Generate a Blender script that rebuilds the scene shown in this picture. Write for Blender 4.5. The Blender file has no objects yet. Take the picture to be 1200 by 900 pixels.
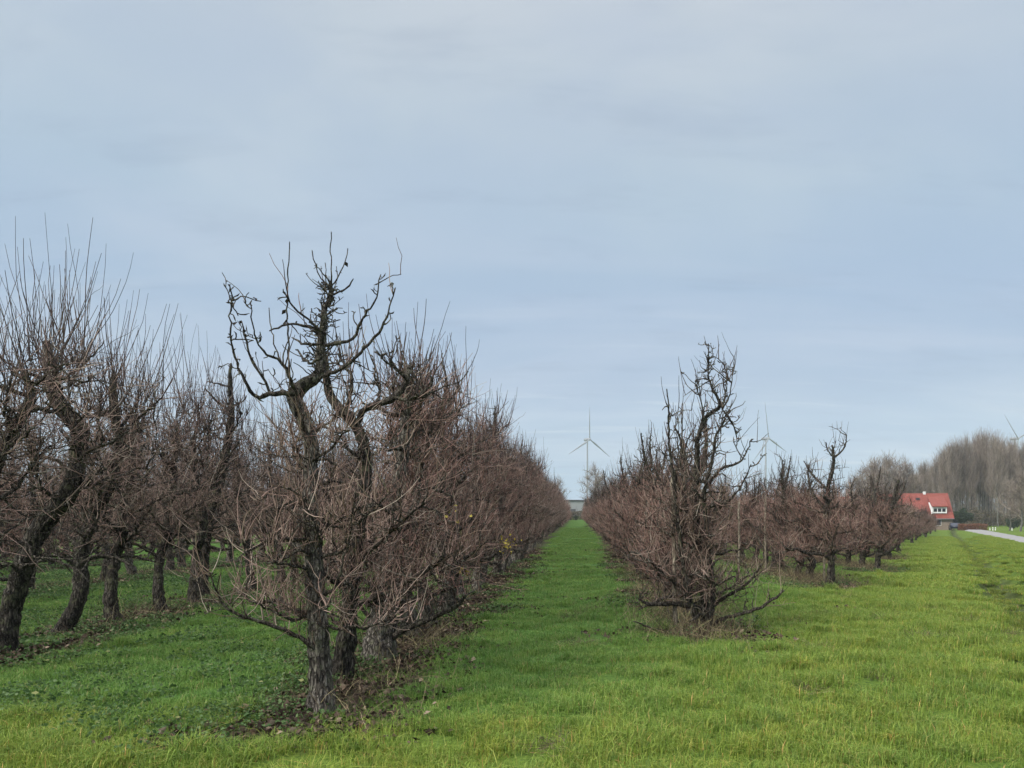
import bpy, bmesh, math, random
import numpy as np
from mathutils import Vector, Matrix
R = math.radians
SC = bpy.context.scene
COL = SC.collection

# ------------------------------------------------------------------ camera, world, sun, exposure
F = 900.0 / 1200.0
EYE = 1.65
cam = bpy.data.cameras.new('camera'); co = bpy.data.objects.new('camera', cam); COL.objects.link(co)
cam.sensor_width = 36; cam.lens = 36 * F
cam.shift_x = -77 / 1200; cam.shift_y = 150 / 1200
cam.clip_start = 0.1; cam.clip_end = 6000
co.location = (0, 0, EYE); co.rotation_euler = (R(90), 0, 0)
SC.camera = co
SC.render.engine = 'CYCLES'
SC.view_settings.view_transform = 'Standard'; SC.view_settings.look = 'None'
SC.view_settings.exposure = 0.35; SC.view_settings.gamma = 1
SC.cycles.max_bounces = 6; SC.cycles.diffuse_bounces = 3; SC.cycles.glossy_bounces = 2
SC.cycles.transmission_bounces = 2; SC.cycles.transparent_max_bounces = 4

SUN_EL, SUN_AZ = R(40), R(-125)        # azimuth measured from +Y (north) clockwise: behind the camera, to the left


def lin(r, g, b):
    f = lambda c: (c / 255 / 12.92) if c / 255 <= .04045 else ((c / 255 + .055) / 1.055) ** 2.4
    return (f(r), f(g), f(b), 1)


W = bpy.data.worlds.new('World'); SC.world = W; W.use_nodes = True


class NT:
    def __init__(s, tree): s.t = tree; s.n = tree.nodes; s.l = tree.links
    def new(s, typ, **kw):
        n = s.n.new(typ)
        for k, v in kw.items(): setattr(n, k, v)
        return n
    def put(s, sock, v):
        if v is None: return
        if isinstance(v, bpy.types.NodeSocket): s.l.new(v, sock)
        else: sock.default_value = v
    def m(s, op, a, b=None, c=None, clamp=False):
        n = s.new('ShaderNodeMath', operation=op, use_clamp=clamp)
        s.put(n.inputs[0], a); s.put(n.inputs[1], b); s.put(n.inputs[2], c); return n.outputs[0]
    def mix(s, f, a, b, blend='MIX'):
        n = s.new('ShaderNodeMix', data_type='RGBA', blend_type=blend)
        s.put(n.inputs[0], f); s.put(n.inputs[6], a); s.put(n.inputs[7], b); return n.outputs[2]
    def noise(s, vec, scale, detail=3, rough=.55, dist=0):
        n = s.new('ShaderNodeTexNoise'); s.put(n.inputs['Vector'], vec)
        n.inputs['Scale'].default_value = scale; n.inputs['Detail'].default_value = detail
        n.inputs['Roughness'].default_value = rough; n.inputs['Distortion'].default_value = dist
        return n.outputs[0]
    def ramp(s, f, stops, interp='LINEAR'):
        n = s.new('ShaderNodeValToRGB'); n.color_ramp.interpolation = interp
        e = n.color_ramp.elements
        while len(e) < len(stops): e.new(.5)
        for q, (p, c) in zip(e, stops):
            q.position = p; q.color = c if len(c) == 4 else (*c, 1)
        s.put(n.inputs[0], f); return n.outputs[0]
    def sep(s, v):
        n = s.new('ShaderNodeSeparateXYZ'); s.put(n.inputs[0], v); return n.outputs
    def comb(s, x, y, z):
        n = s.new('ShaderNodeCombineXYZ')
        for i, q in enumerate((x, y, z)): s.put(n.inputs[i], q)
        return n.outputs[0]
    def vmul(s, v, k):
        n = s.new('ShaderNodeVectorMath', operation='MULTIPLY'); s.put(n.inputs[0], v); n.inputs[1].default_value = k; return n.outputs[0]
    def step(s, x, a, b):
        n = s.new('ShaderNodeMapRange', interpolation_type='SMOOTHSTEP'); s.put(n.inputs[0], x)
        n.inputs[1].default_value = a; n.inputs[2].default_value = b; return n.outputs[0]


def build_world():
    t = NT(W.node_tree); t.n.clear()
    out = t.new('ShaderNodeOutputWorld'); bg = t.new('ShaderNodeBackground')
    sky = t.new('ShaderNodeTexSky', sky_type='NISHITA'); sky.sun_disc = False
    sky.sun_elevation = SUN_EL; sky.sun_rotation = SUN_AZ
    d = t.new('ShaderNodeTexCoord').outputs['Generated']
    x, y, z = t.sep(d)[0:3]
    zc = t.m('MAXIMUM', z, 0.0)
    # a flat layer of stratus: direction projected on a plane overhead
    k = t.m('ADD', zc, .16)
    p = t.comb(t.m('DIVIDE', x, k), t.m('DIVIDE', y, k), 0)
    K = .80
    q = lambda r, g_, b_: tuple(K * w for w in lin(r, g_, b_)[:3])
    base = t.ramp(zc, [(0, q(172, 200, 222)), (.06, q(170, 193, 215)), (.16, q(167, 187, 210)), (.26, q(168, 190, 213)),
                       (.36, q(175, 196, 214)), (.47, q(184, 200, 214)), (.57, q(193, 204, 215)), (.66, (1.2, 1.22, 1.28)), (1, (3.3, 3.33, 3.4))])
    n1 = t.noise(t.vmul(p, (.55, 1.1, 1)), 1.0, 5, .55, .6)
    n2 = t.noise(t.vmul(p, (1.5, 4.2, 1)), 1.3, 5, .6, .3)
    a = t.step(n1, .38, .68)
    c = t.mix(t.m('MULTIPLY', a, .30), base, (.54, .575, .635, 1))
    b = t.step(n2, .5, .74)
    c = t.mix(t.m('MULTIPLY', b, .24), c, (.22, .28, .39, 1))
    n3 = t.noise(t.vmul(p, (.5, 3.0, 1)), 2.2, 4, .55, .2)
    e = t.m('MULTIPLY', t.step(n3, .55, .74), t.m('SUBTRACT', 1.0, t.step(zc, .10, .34)))
    c = t.mix(t.m('MULTIPLY', e, .75), c, (*q(200, 212, 224), 1))
    n4 = t.noise(t.vmul(d, (1.1, 1.1, 2.6)), 1.5, 4, .55, .4)
    c = t.mix(t.m('MULTIPLY', t.step(n4, .42, .66), .6), c, t.mix(1.0, c, (.90, .925, .99, 1), 'MULTIPLY'))
    c = t.mix(t.m('MULTIPLY', t.step(n4, .56, .40), .34), c, t.mix(1.0, c, (1.14, 1.10, 1.05, 1), 'MULTIPLY'))
    c10 = t.mix(1.0, c, (10, 10, 10, 1), 'MULTIPLY')
    col = t.mix(.90, sky.outputs[0], c10)
    t.put(bg.inputs[0], col); bg.inputs[1].default_value = 0.1
    t.l.new(bg.outputs[0], out.inputs[0])


build_world()
sun = bpy.data.lights.new('sun', 'SUN'); so = bpy.data.objects.new('sun', sun); COL.objects.link(so)
sun.energy = 3.1; sun.angle = R(12); sun.color = (1, .95, .87)
sd = Vector((math.sin(SUN_AZ) * math.cos(SUN_EL), math.cos(SUN_AZ) * math.cos(SUN_EL), math.sin(SUN_EL)))
so.rotation_euler = sd.to_track_quat('Z', 'Y').to_euler()

# ------------------------------------------------------------------ terrain
TAN = .477                     # the road and the ditch leave the rows at this slope
CV = 1 / math.sqrt(1 + TAN * TAN)


def smooth01(t):
    t = np.clip(t, 0, 1); return t * t * (3 - 2 * t)


def V_of(x, y): return CV * (x - TAN * y)


def road_edges(u):
    k = smooth01((np.asarray(u, float) - 40) / 130)
    return 4.75 - 1.9 * k, 7.0 - .2 * k


def ground(x, y):
    x = np.asarray(x, float); y = np.asarray(y, float)
    u = x * TAN * CV + y * CV; v = V_of(x, y)
    z = -.012 * np.clip(u - 10, 0, 160) * smooth01((x - 2.5) / (.3 * np.maximum(y, 0) + 1))
    far = smooth01((u + 4) / 10) * (1 - smooth01((u - 150) / 12))
    wob = .12 * np.sin(u * .21) + .07 * np.sin(u * .53 + 1)
    dv = v - 1.5 - wob
    dig = np.where(dv < 0, smooth01((dv + 1.0) / 1.0), 1 - smooth01(dv / 1.5))
    z = z - .78 * dig * far
    bank = smooth01((v - 2.4) / 1.6) * (1 - smooth01((v - 30) / 20))
    z = z + .16 * bank * far
    z = z + .018 * np.sin(x * 1.3 + y * .7) * np.sin(y * .9 - x * .4) + .012 * np.sin(x * 3.1 + 1) * np.sin(y * 2.7)
    return z


def gz(x, y): return float(ground(x, y))


def at(px, py, d):
    """photo pixel -> point at distance d along the rows"""
    return Vector(((px - 677) / 900 * d, d, EYE + (600 - py) / 900 * d))


# ------------------------------------------------------------------ mesh helpers
def mesh_obj(name, Vt, Fc, mat=None, parent=None, tone=None, smooth=True, attrs=None):
    Vt = np.asarray(Vt, np.float32); Fc = np.asarray(Fc, np.int32)
    me = bpy.data.meshes.new(name)
    me.vertices.add(len(Vt)); me.vertices.foreach_set('co', Vt.ravel())
    k = Fc.shape[1] if len(Fc) else 3
    me.loops.add(Fc.size); me.loops.foreach_set('vertex_index', Fc.ravel())
    me.polygons.add(len(Fc)); me.polygons.foreach_set('loop_start', np.arange(len(Fc), dtype=np.int32) * k)
    me.polygons.foreach_set('use_smooth', np.full(len(Fc), smooth))
    me.update(calc_edges=True)
    if tone is not None:
        a = me.attributes.new('tone', 'FLOAT', 'POINT'); a.data.foreach_set('value', np.asarray(tone, np.float32))
    for nm, (typ, arr) in (attrs or {}).items():
        a = me.attributes.new(nm, typ, 'POINT'); a.data.foreach_set('value', np.asarray(arr).ravel())
    if mat: me.materials.append(mat)
    o = bpy.data.objects.new(name, me); COL.objects.link(o)
    if parent: o.parent = parent
    return o


def tag(o, label=None, cat=None, group=None, kind=None):
    if label: o['label'] = label
    if cat: o['category'] = cat
    if group: o['group'] = group
    if kind: o['kind'] = kind
    return o


def empty(name, loc, label=None, cat=None, group=None, rz=0):
    o = bpy.data.objects.new(name, None); COL.objects.link(o); o.location = loc; o.rotation_euler.z = rz
    o.empty_display_size = .2
    return tag(o, label, cat, group)


def bm_obj(name, bm, mat, parent=None, smooth=False):
    bmesh.ops.recalc_face_normals(bm, faces=bm.faces)
    me = bpy.data.meshes.new(name); bm.to_mesh(me); bm.free()
    me.materials.append(mat)
    if smooth: me.polygons.foreach_set('use_smooth', [True] * len(me.polygons))
    o = bpy.data.objects.new(name, me); COL.objects.link(o)
    if parent: o.parent = parent
    return o


def box(bm, x0, x1, y0, y1, z0, z1, bevel=0):
    r = bmesh.ops.create_cube(bm, size=1)
    bmesh.ops.scale(bm, vec=(x1 - x0, y1 - y0, z1 - z0), verts=r['verts'])
    bmesh.ops.translate(bm, vec=((x0 + x1) / 2, (y0 + y1) / 2, (z0 + z1) / 2), verts=r['verts'])
    if bevel:
        ed = list({e for v in r['verts'] for e in v.link_edges})
        bmesh.ops.bevel(bm, geom=ed, offset=bevel, segments=2, affect='EDGES')
    return bm


def prism(bm, pts, y0, y1):
    """polygon in xz extruded along y"""
    a = [bm.verts.new((x, y0, z)) for x, z in pts]; b = [bm.verts.new((x, y1, z)) for x, z in pts]
    bm.faces.new(a); bm.faces.new(b[::-1])
    for i in range(len(pts)): bm.faces.new((a[i], b[i], b[(i + 1) % len(pts)], a[(i + 1) % len(pts)]))
    return bm


def tube_arrays(P, Rr, sides, tones, ridge=None):
    """P (k,n,3) R (k,n) -> verts, quads, tone"""
    P = np.asarray(P, float); Rr = np.asarray(Rr, float)
    k, n, _ = P.shape
    T = np.gradient(P, axis=1); T /= np.linalg.norm(T, axis=2, keepdims=True) + 1e-9
    M = np.abs(T.mean(1)); ref = np.zeros((k, 3)); ref[np.arange(k), M.argmin(1)] = 1
    U = np.cross(T, ref[:, None, :]); U /= np.linalg.norm(U, axis=2, keepdims=True) + 1e-9
    B = np.cross(T, U)
    a = np.arange(sides) / sides * 2 * np.pi
    rr = Rr[:, :, None] * np.ones(sides)
    if ridge is not None: rr = rr * ridge
    Vt = P[:, :, None, :] + rr[..., None] * (np.cos(a)[None, None, :, None] * U[:, :, None, :] + np.sin(a)[None, None, :, None] * B[:, :, None, :])
    idx = np.arange(k * n * sides).reshape(k, n, sides)
    nx = np.roll(idx, -1, axis=2)
    Q = np.stack([idx[:, :-1], nx[:, :-1], nx[:, 1:], idx[:, 1:]], -1).reshape(-1, 4)
    tn = np.repeat(np.asarray(tones, float), n * sides)
    return Vt.reshape(-1, 3), Q, tn


def cat_arrays(parts):
    Vs, Qs, Ts, off = [], [], [], 0
    for v, q, t in parts:
        Vs.append(v); Qs.append(q + off); Ts.append(t); off += len(v)
    return np.concatenate(Vs), np.concatenate(Qs), np.concatenate(Ts)


# ------------------------------------------------------------------ materials
def material(name, fn, rough=.9, spec=.2):
    m = bpy.data.materials.new(name); m.use_nodes = True
    t = NT(m.node_tree); b = t.n['Principled BSDF']
    b.inputs['Roughness'].default_value = rough; b.inputs['Specular IOR Level'].default_value = spec
    fn(t, b); return m


def attr(t, nm): return t.new('ShaderNodeAttribute', attribute_name=nm).outputs['Fac']
def objpos(t): return t.new('ShaderNodeTexCoord').outputs['Object']
def wpos(t): return t.new('ShaderNodeNewGeometry').outputs['Position']


def bump(t, b, h, strength=.5, dist=.02):
    n = t.new('ShaderNodeBump'); n.inputs['Strength'].default_value = strength; n.inputs['Distance'].default_value = dist
    t.put(n.inputs['Height'], h); t.l.new(n.outputs[0], b.inputs['Normal'])


def bark_fn(dark, mid, pale, lichen, s=1.0):
    def fn(t, b):
        p = objpos(t)
        f = t.noise(t.vmul(p, (34 * s, 34 * s, 7 * s)), 1, 5, .72, .9)
        g = t.noise(p, 9 * s, 4, .6)
        c = t.ramp(f, [(.36, dark), (.5, mid), (.64, pale)])
        vo = t.new('ShaderNodeTexVoronoi', feature='DISTANCE_TO_EDGE'); vo.inputs['Scale'].default_value = 1
        wv_ = t.new('ShaderNodeVectorMath', operation='ADD'); t.put(wv_.inputs[0], t.vmul(p, (30 * s, 30 * s, 9 * s)))
        t.put(wv_.inputs[1], t.comb(f, g, f)); t.put(vo.inputs['Vector'], wv_.outputs[0])
        crack = t.step(vo.outputs['Distance'], .02, .16)
        c = t.mix(t.m('MULTIPLY', t.m('SUBTRACT', 1.0, crack), .65), c, (*dark, 1))
        f = t.m('ADD', t.m('MULTIPLY', crack, .8), f)
        l = t.step(g, .52, .66)
        c = t.mix(t.m('MULTIPLY', l, .65), c, (*lichen, 1))
        t.put(b.inputs['Base Color'], c)
        bump(t, b, f, 1.0, .035)
    return fn


M_bark = material('bark', bark_fn((.012, .010, .009), (.13, .115, .097), (.36, .33, .285), (.19, .195, .13)))
M_barkdark = material('bark_dark', bark_fn((.007, .006, .005), (.055, .047, .038), (.19, .17, .14), (.12, .125, .07)))
M_limb = material('limb_bark', bark_fn((.014, .011, .009), (.075, .062, .05), (.22, .195, .16), (.20, .19, .14), 1.4))
M_branch = material('branch_bark', bark_fn((.02, .016, .013), (.11, .092, .075), (.30, .27, .22), (.26, .25, .19), 1.2))


def twig_fn(stops):
    def fn(t, b):
        p = objpos(t)
        c = t.ramp(attr(t, 'tone'), stops)
        f = t.noise(p, 14, 2)
        c = t.mix(t.m('MULTIPLY', t.step(f, .40, .7), .3), c, (.030, .023, .02, 1))
        t.put(b.inputs['Base Color'], c)
    return fn


M_twig_r = material('twig_reddish', twig_fn([(0, (.022, .016, .014)), (.28, (.14, .080, .066)), (.65, (.29, .172, .142)), (.90, (.37, .265, .21)), (1, (.40, .34, .27))]), .8)
M_twig_b = material('twig_brown', twig_fn([(0, (.022, .017, .014)), (.28, (.14, .092, .076)), (.65, (.28, .188, .155)), (.90, (.37, .28, .225)), (1, (.40, .35, .28))]), .8)
M_shoot = material('shoot', twig_fn([(0, (.035, .026, .024)), (.6, (.075, .052, .046)), (1, (.13, .10, .08))]), .7)
M_far = material('far_twig', twig_fn([(0, (.09, .072, .060)), (.5, (.24, .195, .162)), (1, (.43, .37, .31))]), .9)
M_fartrunk = material('far_bark', bark_fn((.05, .05, .042), (.14, .137, .12), (.28, .27, .24), (.20, .21, .16), .2))


def leafcol_fn(stops):
    def fn(t, b):
        t.put(b.inputs['Base Color'], t.ramp(attr(t, 'tone'), stops))
    return fn


M_litter = material('dead_leaf', leafcol_fn([(0, (.018, .012, .009)), (.5, (.055, .036, .025)), (.85, (.11, .075, .05)), (1, (.21, .165, .115))]), .75)
M_yellow = material('yellow_leaf', leafcol_fn([(0, (.30, .22, .03)), (1, (.45, .36, .06))]), .6)
M_withered = material('withered_leaf', leafcol_fn([(0, (.014, .011, .009)), (1, (.04, .028, .02))]), .8)


def grass_tint(t, c, pos):
    """patchiness of the sward: yellower on the open verge, greener in the mown aisle; ditch shade painted in"""
    x, y, z = t.sep(pos)[0:3]
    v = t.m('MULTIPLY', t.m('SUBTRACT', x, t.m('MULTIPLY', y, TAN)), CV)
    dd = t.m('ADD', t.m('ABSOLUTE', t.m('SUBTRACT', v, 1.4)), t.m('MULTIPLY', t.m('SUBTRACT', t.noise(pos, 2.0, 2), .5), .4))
    crease_shade = t.m('MULTIPLY', t.m('SUBTRACT', 1.0, t.step(dd, .12, .5)), t.step(y, 9, 12))  # shade of the ditch crease, painted into the grass colour
    c = t.mix(t.m('MULTIPLY', crease_shade, .5), c, (.50, .48, .5, 1), 'MULTIPLY')
    n1 = t.noise(pos, .45, 3, .6); n2 = t.noise(pos, 2.3, 3, .6)
    n2b = t.noise(pos, 5.5, 2, .6)
    verge = t.step(t.m('ADD', v, t.m('MULTIPLY', n1, 3.0)), -3.2, .9)
    fore = t.m('SUBTRACT', 1.0, t.step(t.m('ADD', y, t.m('MULTIPLY', n1, 2.4)), 6.6, 8.2))
    open_ = t.m('MAXIMUM', verge, fore)
    c = t.mix(t.m('MULTIPLY', open_, .8), c, (1.45, 1.06, .78, 1), 'MULTIPLY')
    c = t.mix(t.m('MULTIPLY', t.step(n2, .42, .70), .45), c, (1.4, 1.12, .9, 1), 'MULTIPLY')
    c = t.mix(t.m('MULTIPLY', t.step(n1, .44, .68), .55), c, (.74, .88, .9, 1), 'MULTIPLY')
    c = t.mix(t.m('MULTIPLY', t.step(n2b, .50, .70), .6), c, (.5, .62, .66, 1), 'MULTIPLY')
    c = t.mix(t.m('MULTIPLY', t.step(t.noise(pos, 3.1, 3, .65), .55, .75), .5), c, (1.45, 1.3, 1.5, 1), 'MULTIPLY')
    return c


ROWS_L = [-2.15, -6.75, -11.2, -15.6, -20.0]
ROWS_R = [1.75, 5.72, 9.25, 12.9]
ROW_Y0 = {-2.15: 5.9, -6.75: 6.0, -11.2: 8, -15.6: 8, -20.0: 8, 1.75: 10.2, 5.72: 17.4, 9.25: 23.5, 12.9: 31}


def litter_mask(t, pos):
    x, y, z = t.sep(pos)[0:3]
    n = t.m('MULTIPLY', t.m('SUBTRACT', t.noise(pos, 1.6, 4, .65), .5), 1.5)
    m = None
    for xr in ROWS_L + ROWS_R:
        d = t.m('ABSOLUTE', t.m('SUBTRACT', x, xr))
        wd = .8 if xr < 0 else .55
        a = t.m('SUBTRACT', 1.0, t.step(t.m('ADD', d, n), wd * .45, wd * 1.15))
        a = t.m('MULTIPLY', a, t.step(t.m('ADD', y, n), ROW_Y0[xr] - .9, ROW_Y0[xr]))
        m = a if m is None else t.m('MAXIMUM', m, a)
    return m


def ground_fn(t, b):
    p = wpos(t)
    f = t.noise(p, 30, 4, .7); g = t.noise(p, 7, 3, .6)
    c = t.ramp(f, [(.3, (.028, .064, .014)), (.55, (.07, .140, .028)), (.8, (.125, .2, .048))])
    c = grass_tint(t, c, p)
    soil = t.ramp(t.noise(p, 22, 4, .7), [(.32, (.018, .013, .010)), (.55, (.055, .042, .030)), (.75, (.13, .095, .065))])
    c = t.mix(t.m('MULTIPLY', litter_mask(t, p), .85), c, soil)
    # ditch bottom: mud, its colour also darkened to paint in the shadow
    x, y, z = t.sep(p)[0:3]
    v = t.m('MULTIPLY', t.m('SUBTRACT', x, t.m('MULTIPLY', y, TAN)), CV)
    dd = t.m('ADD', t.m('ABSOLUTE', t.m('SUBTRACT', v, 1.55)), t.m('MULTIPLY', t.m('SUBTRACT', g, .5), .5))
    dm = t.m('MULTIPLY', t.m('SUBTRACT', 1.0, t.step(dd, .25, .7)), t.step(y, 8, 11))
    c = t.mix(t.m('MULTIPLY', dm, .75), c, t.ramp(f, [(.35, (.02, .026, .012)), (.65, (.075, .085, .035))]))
    t.put(b.inputs['Base Color'], c)
    bump(t, b, t.m('ADD', f, g), .8, .04)


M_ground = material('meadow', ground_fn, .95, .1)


def grass_fn(stops, tint=True, translucent=.3):
    def fn(t, b):
        c = t.ramp(attr(t, 'tone'), stops)
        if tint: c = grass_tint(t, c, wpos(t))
        t.put(b.inputs['Base Color'], c)
        tr = t.new('ShaderNodeBsdfTranslucent'); t.put(tr.inputs[0], c)
        mx = t.new('ShaderNodeMixShader'); mx.inputs[0].default_value = translucent
        t.l.new(b.outputs[0], mx.inputs[1]); t.l.new(tr.outputs[0], mx.inputs[2])
        t.l.new(mx.outputs[0], t.n['Material Output'].inputs[0])
    return fn


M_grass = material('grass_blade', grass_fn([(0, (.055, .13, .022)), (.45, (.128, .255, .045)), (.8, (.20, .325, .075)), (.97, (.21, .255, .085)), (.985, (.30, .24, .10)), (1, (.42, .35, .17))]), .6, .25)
M_weed = material('weed_leaf', grass_fn([(0, (.035, .080, .018)), (.6, (.075, .140, .042)), (.93, (.12, .18, .07)), (1, (.26, .27, .10))], False), .6, .25)
M_stalk = material('dry_stalk', leafcol_fn([(0, (.045, .033, .024)), (.6, (.12, .09, .06)), (.85, (.22, .19, .10)), (1, (.42, .36, .20))]), .85)


def flat(name, col, rough=.7, noise=.15, scale=6):
    def fn(t, b):
        f = t.noise(objpos(t), scale, 4, .6)
        c = t.mix(t.m('MULTIPLY', f, noise * 2), (*col, 1), tuple(q * .45 for q in col) + (1,))
        t.put(b.inputs['Base Color'], c)
    return material(name, fn, rough, .3)


def road_fn(t, b):
    p = wpos(t)
    c = t.ramp(t.noise(p, 3, 5, .7), [(.3, (.17, .168, .162)), (.7, (.25, .246, .238))])
    c = t.mix(t.m('MULTIPLY', t.step(t.noise(p, .4, 3), .5, .7), .3), c, (.19, .185, .17, 1))
    t.put(b.inputs['Base Color'], c)


M_road = material('road_surface', road_fn, .9)

# ------------------------------------------------------------------ ground sheet and road


def build_ground():
    s = np.concatenate([np.linspace(-1500, -70, 22), np.linspace(-60, -16, 24), np.arange(-15, 12, .3), np.linspace(12, 60, 40), np.linspace(75, 1500, 20)])
    y = np.concatenate([np.linspace(-60, -4, 8), np.arange(-3, 30, .35), np.arange(30, 190, 1.5), np.linspace(200, 3000, 30)])
    S, Y = np.meshgrid(s, y); X = S + TAN * np.clip(Y, -60, 190)
    Z = ground(X, Y)
    n, m = S.shape
    idx = np.arange(n * m).reshape(n, m)
    Q = np.stack([idx[:-1, :-1], idx[:-1, 1:], idx[1:, 1:], idx[1:, :-1]], -1).reshape(-1, 4)
    o = mesh_obj('ground', np.stack([X, Y, Z], -1).reshape(-1, 3), Q, M_ground)
    tag(o, kind='structure')
    u = np.linspace(-20, 186, 140)
    a, b = road_edges(u)
    fr = np.linspace(0, 1, 5)
    vv = a[:, None] + (b - a)[:, None] * fr
    ex, ey = TAN * CV, CV
    X = u[:, None] * ex + vv * CV; Y = u[:, None] * ey - vv * TAN * CV
    Z = ground(X, Y) + .07 + .04 * (1 - (2 * fr - 1) ** 2)
    Z[:, 0] -= .1; Z[:, -1] -= .1
    idx = np.arange(X.size).reshape(X.shape)
    Q = np.stack([idx[:-1, :-1], idx[:-1, 1:], idx[1:, 1:], idx[1:, :-1]], -1).reshape(-1, 4)
    tag(mesh_obj('road', np.stack([X, Y, Z], -1).reshape(-1, 3), Q, M_road), kind='structure')


build_ground()

# ------------------------------------------------------------------ bare trees: growing branches


def nrm(v): return v / (np.linalg.norm(v, axis=-1, keepdims=True) + 1e-9)


def path(pts, rad, rng, step=.07, wig=.012, knob=.14):
    """smooth a traced limb, then give it the small kinks and swellings of old wood"""
    P = np.asarray(pts, float); r = np.asarray(rad, float)
    if len(r) != len(P): r = np.interp(np.linspace(0, 1, len(P)), np.linspace(0, 1, len(r)), r)
    for _ in range(2):
        q = np.empty((2 * len(P), 3)); s = np.empty(2 * len(P))
        q[0] = P[0]; q[-1] = P[-1]; s[0] = r[0]; s[-1] = r[-1]
        q[1:-1:2] = .75 * P[:-1] + .25 * P[1:]; q[2:-1:2] = .25 * P[:-1] + .75 * P[1:]
        s[1:-1:2] = .75 * r[:-1] + .25 * r[1:]; s[2:-1:2] = .25 * r[:-1] + .75 * r[1:]
        P, r = q, s
    L = np.concatenate([[0], np.cumsum(np.linalg.norm(np.diff(P, axis=0), axis=1))])
    n = max(4, int(L[-1] / step)); t = np.linspace(0, L[-1], n)
    P = np.stack([np.interp(t, L, P[:, i]) for i in range(3)], -1); r = np.interp(t, L, r)
    w = rng.normal(0, wig, (n, 3)); w[0] = 0
    w = w + np.cumsum(rng.normal(0, wig * .35, (n, 3)), 0) * np.linspace(1, .6, n)[:, None]
    w[0] = 0
    P = P + w
    r = r * (1 + rng.normal(0, knob, n))
    return P, np.maximum(r, .0025)


def limb_arrays(limbs, sides, rng):
    parts = []
    for P, r in limbs:
        P = np.concatenate([P, P[-1:] + (P[-1:] - P[-2:-1]) * .15]); r = np.concatenate([r, [.0006]])
        n = len(P)
        ridge = 1 + rng.normal(0, .07, (1, 1, sides)) + rng.normal(0, .05, (1, n, sides))
        parts.append(tube_arrays(P[None], r[None], sides, [rng.random()], ridge))
    return cat_arrays(parts)


def grow(hosts, k, rng, length, r0, r1, up=.6, along=.4, wig=.18, photo=.12, n=5, zw=None, tmin=0.0, flat_y=1.0):
    """k new shoots out of random points of the host branches. hosts: list of (P (m,3))"""
    A = np.concatenate([P[int(len(P) * tmin):-1] for P in hosts if len(P) > 2]); B = np.concatenate([P[int(len(P) * tmin) + 1:] for P in hosts if len(P) > 2])
    w = np.linalg.norm(B - A, axis=1)
    if zw is not None: w = w * zw((A[:, 2] + B[:, 2]) / 2)
    w = w / w.sum()
    i = rng.choice(len(A), k, p=w); f = rng.random((k, 1))
    S = A[i] * (1 - f) + B[i] * f; T = nrm(B[i] - A[i])
    D = rng.normal(0, 1, (k, 3)); D[:, 1] *= flat_y
    D = D - (D * T).sum(1, keepdims=True) * T * .8
    D = nrm(D) + T * along; D[:, 2] += up; D = nrm(D)
    L = rng.uniform(*length, (k, 1)) * rng.uniform(.55, 1, (k, 1))
    P = np.empty((k, n, 3)); P[:, 0] = S
    for j in range(1, n):
        D = nrm(D + np.array([0, 0, photo]) + rng.normal(0, wig, (k, 3)))
        P[:, j] = P[:, j - 1] + D * L / (n - 1)
    P[:, :, 2] = np.maximum(P[:, :, 2], .04 + .05 * rng.random((k, 1)))
    rr = (rng.uniform(.75, 1.25, (k, 1)) * (r0 + (r1 - r0) * np.linspace(0, 1, n)[None, :]))
    return P, rr


def aslist(P): return [p for p in P]


def dress(limbs, rng, o):
    """sub-branches, spurs, twigs and long upright shoots for a set of limbs; returns arrays for branches and twigs"""
    hosts = [P for P, r in limbs]
    spur_hosts = [P for P, r in limbs if r.mean() > .0085]
    zb = o.get('zw_branch', lambda z: smooth01((z - .3) / .3))
    zt = o['zw_twig']
    br, tw = [], []
    thick = spur_hosts
    Pb, Rb = grow(thick, o['nb'], rng, o.get('lb', (.25, .65)), o.get('rb', .0095), .0036, .35, .3, .30, .07, 7, zb)
    br.append(tube_arrays(Pb, Rb, 5, rng.random(len(Pb))))
    hb = thick + aslist(Pb)
    # short gnarled fruit spurs with a swollen tip
    Ps, Rs = grow(spur_hosts + aslist(Pb), o['ns'], rng, (.035, .12), o.get('rs', .0062), o.get('rs', .0062) * .8, .2, .1, .45, .1, 4, o.get('zw_spur', zt))
    Rs[:, 2] *= 1.5; Rs[:, 3] *= .25
    br.append(tube_arrays(Ps, Rs, 4, rng.random(len(Ps))))
    if o.get('nlead'):
        li, n_, ll = o['nlead']
        Pl, Rl = grow([limbs[li][0]], n_, rng, ll, .0062, .0028, .25, .2, .38, .10, 6)
        br.append(tube_arrays(Pl, Rl, 5, rng.random(n_)))
        Pq, Rq = grow(aslist(Pl), n_ * 2, rng, (.025, .07), .0052, .0036, .3, .2, .4, .1, 4)
        br.append(tube_arrays(Pq, Rq, 4, rng.random(n_ * 2)))
    Pt, Rt = grow(hb, o['nt'], rng, o.get('lt', (.25, .75)), o.get('rt', .0042), .0019, o.get('upt', .55), .35, .20, o.get('pht', .14), 5, zt)
    tw.append(tube_arrays(Pt, Rt, 3, rng.random(len(Pt))))
    if o.get('nt2'):
        P2, R2 = grow(aslist(Pt), o['nt2'], rng, (.08, .28), .0028, .0014, .3, .5, .2, .1, 4, zt)
        tw.append(tube_arrays(P2, R2, 3, rng.random(len(P2))))
    sh = []
    if o.get('nsh'):
        Ph, Rh = grow(hb, o['nsh'], rng, o['lsh'], .0058, .0022, o.get('ush', 1.6), .2, .075, .20, 7, o['zw_shoot'])
        sh.append(tube_arrays(Ph, Rh, 4, rng.random(len(Ph))))
    return cat_arrays(br), cat_arrays(tw), (cat_arrays(sh) if sh else None)


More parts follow.
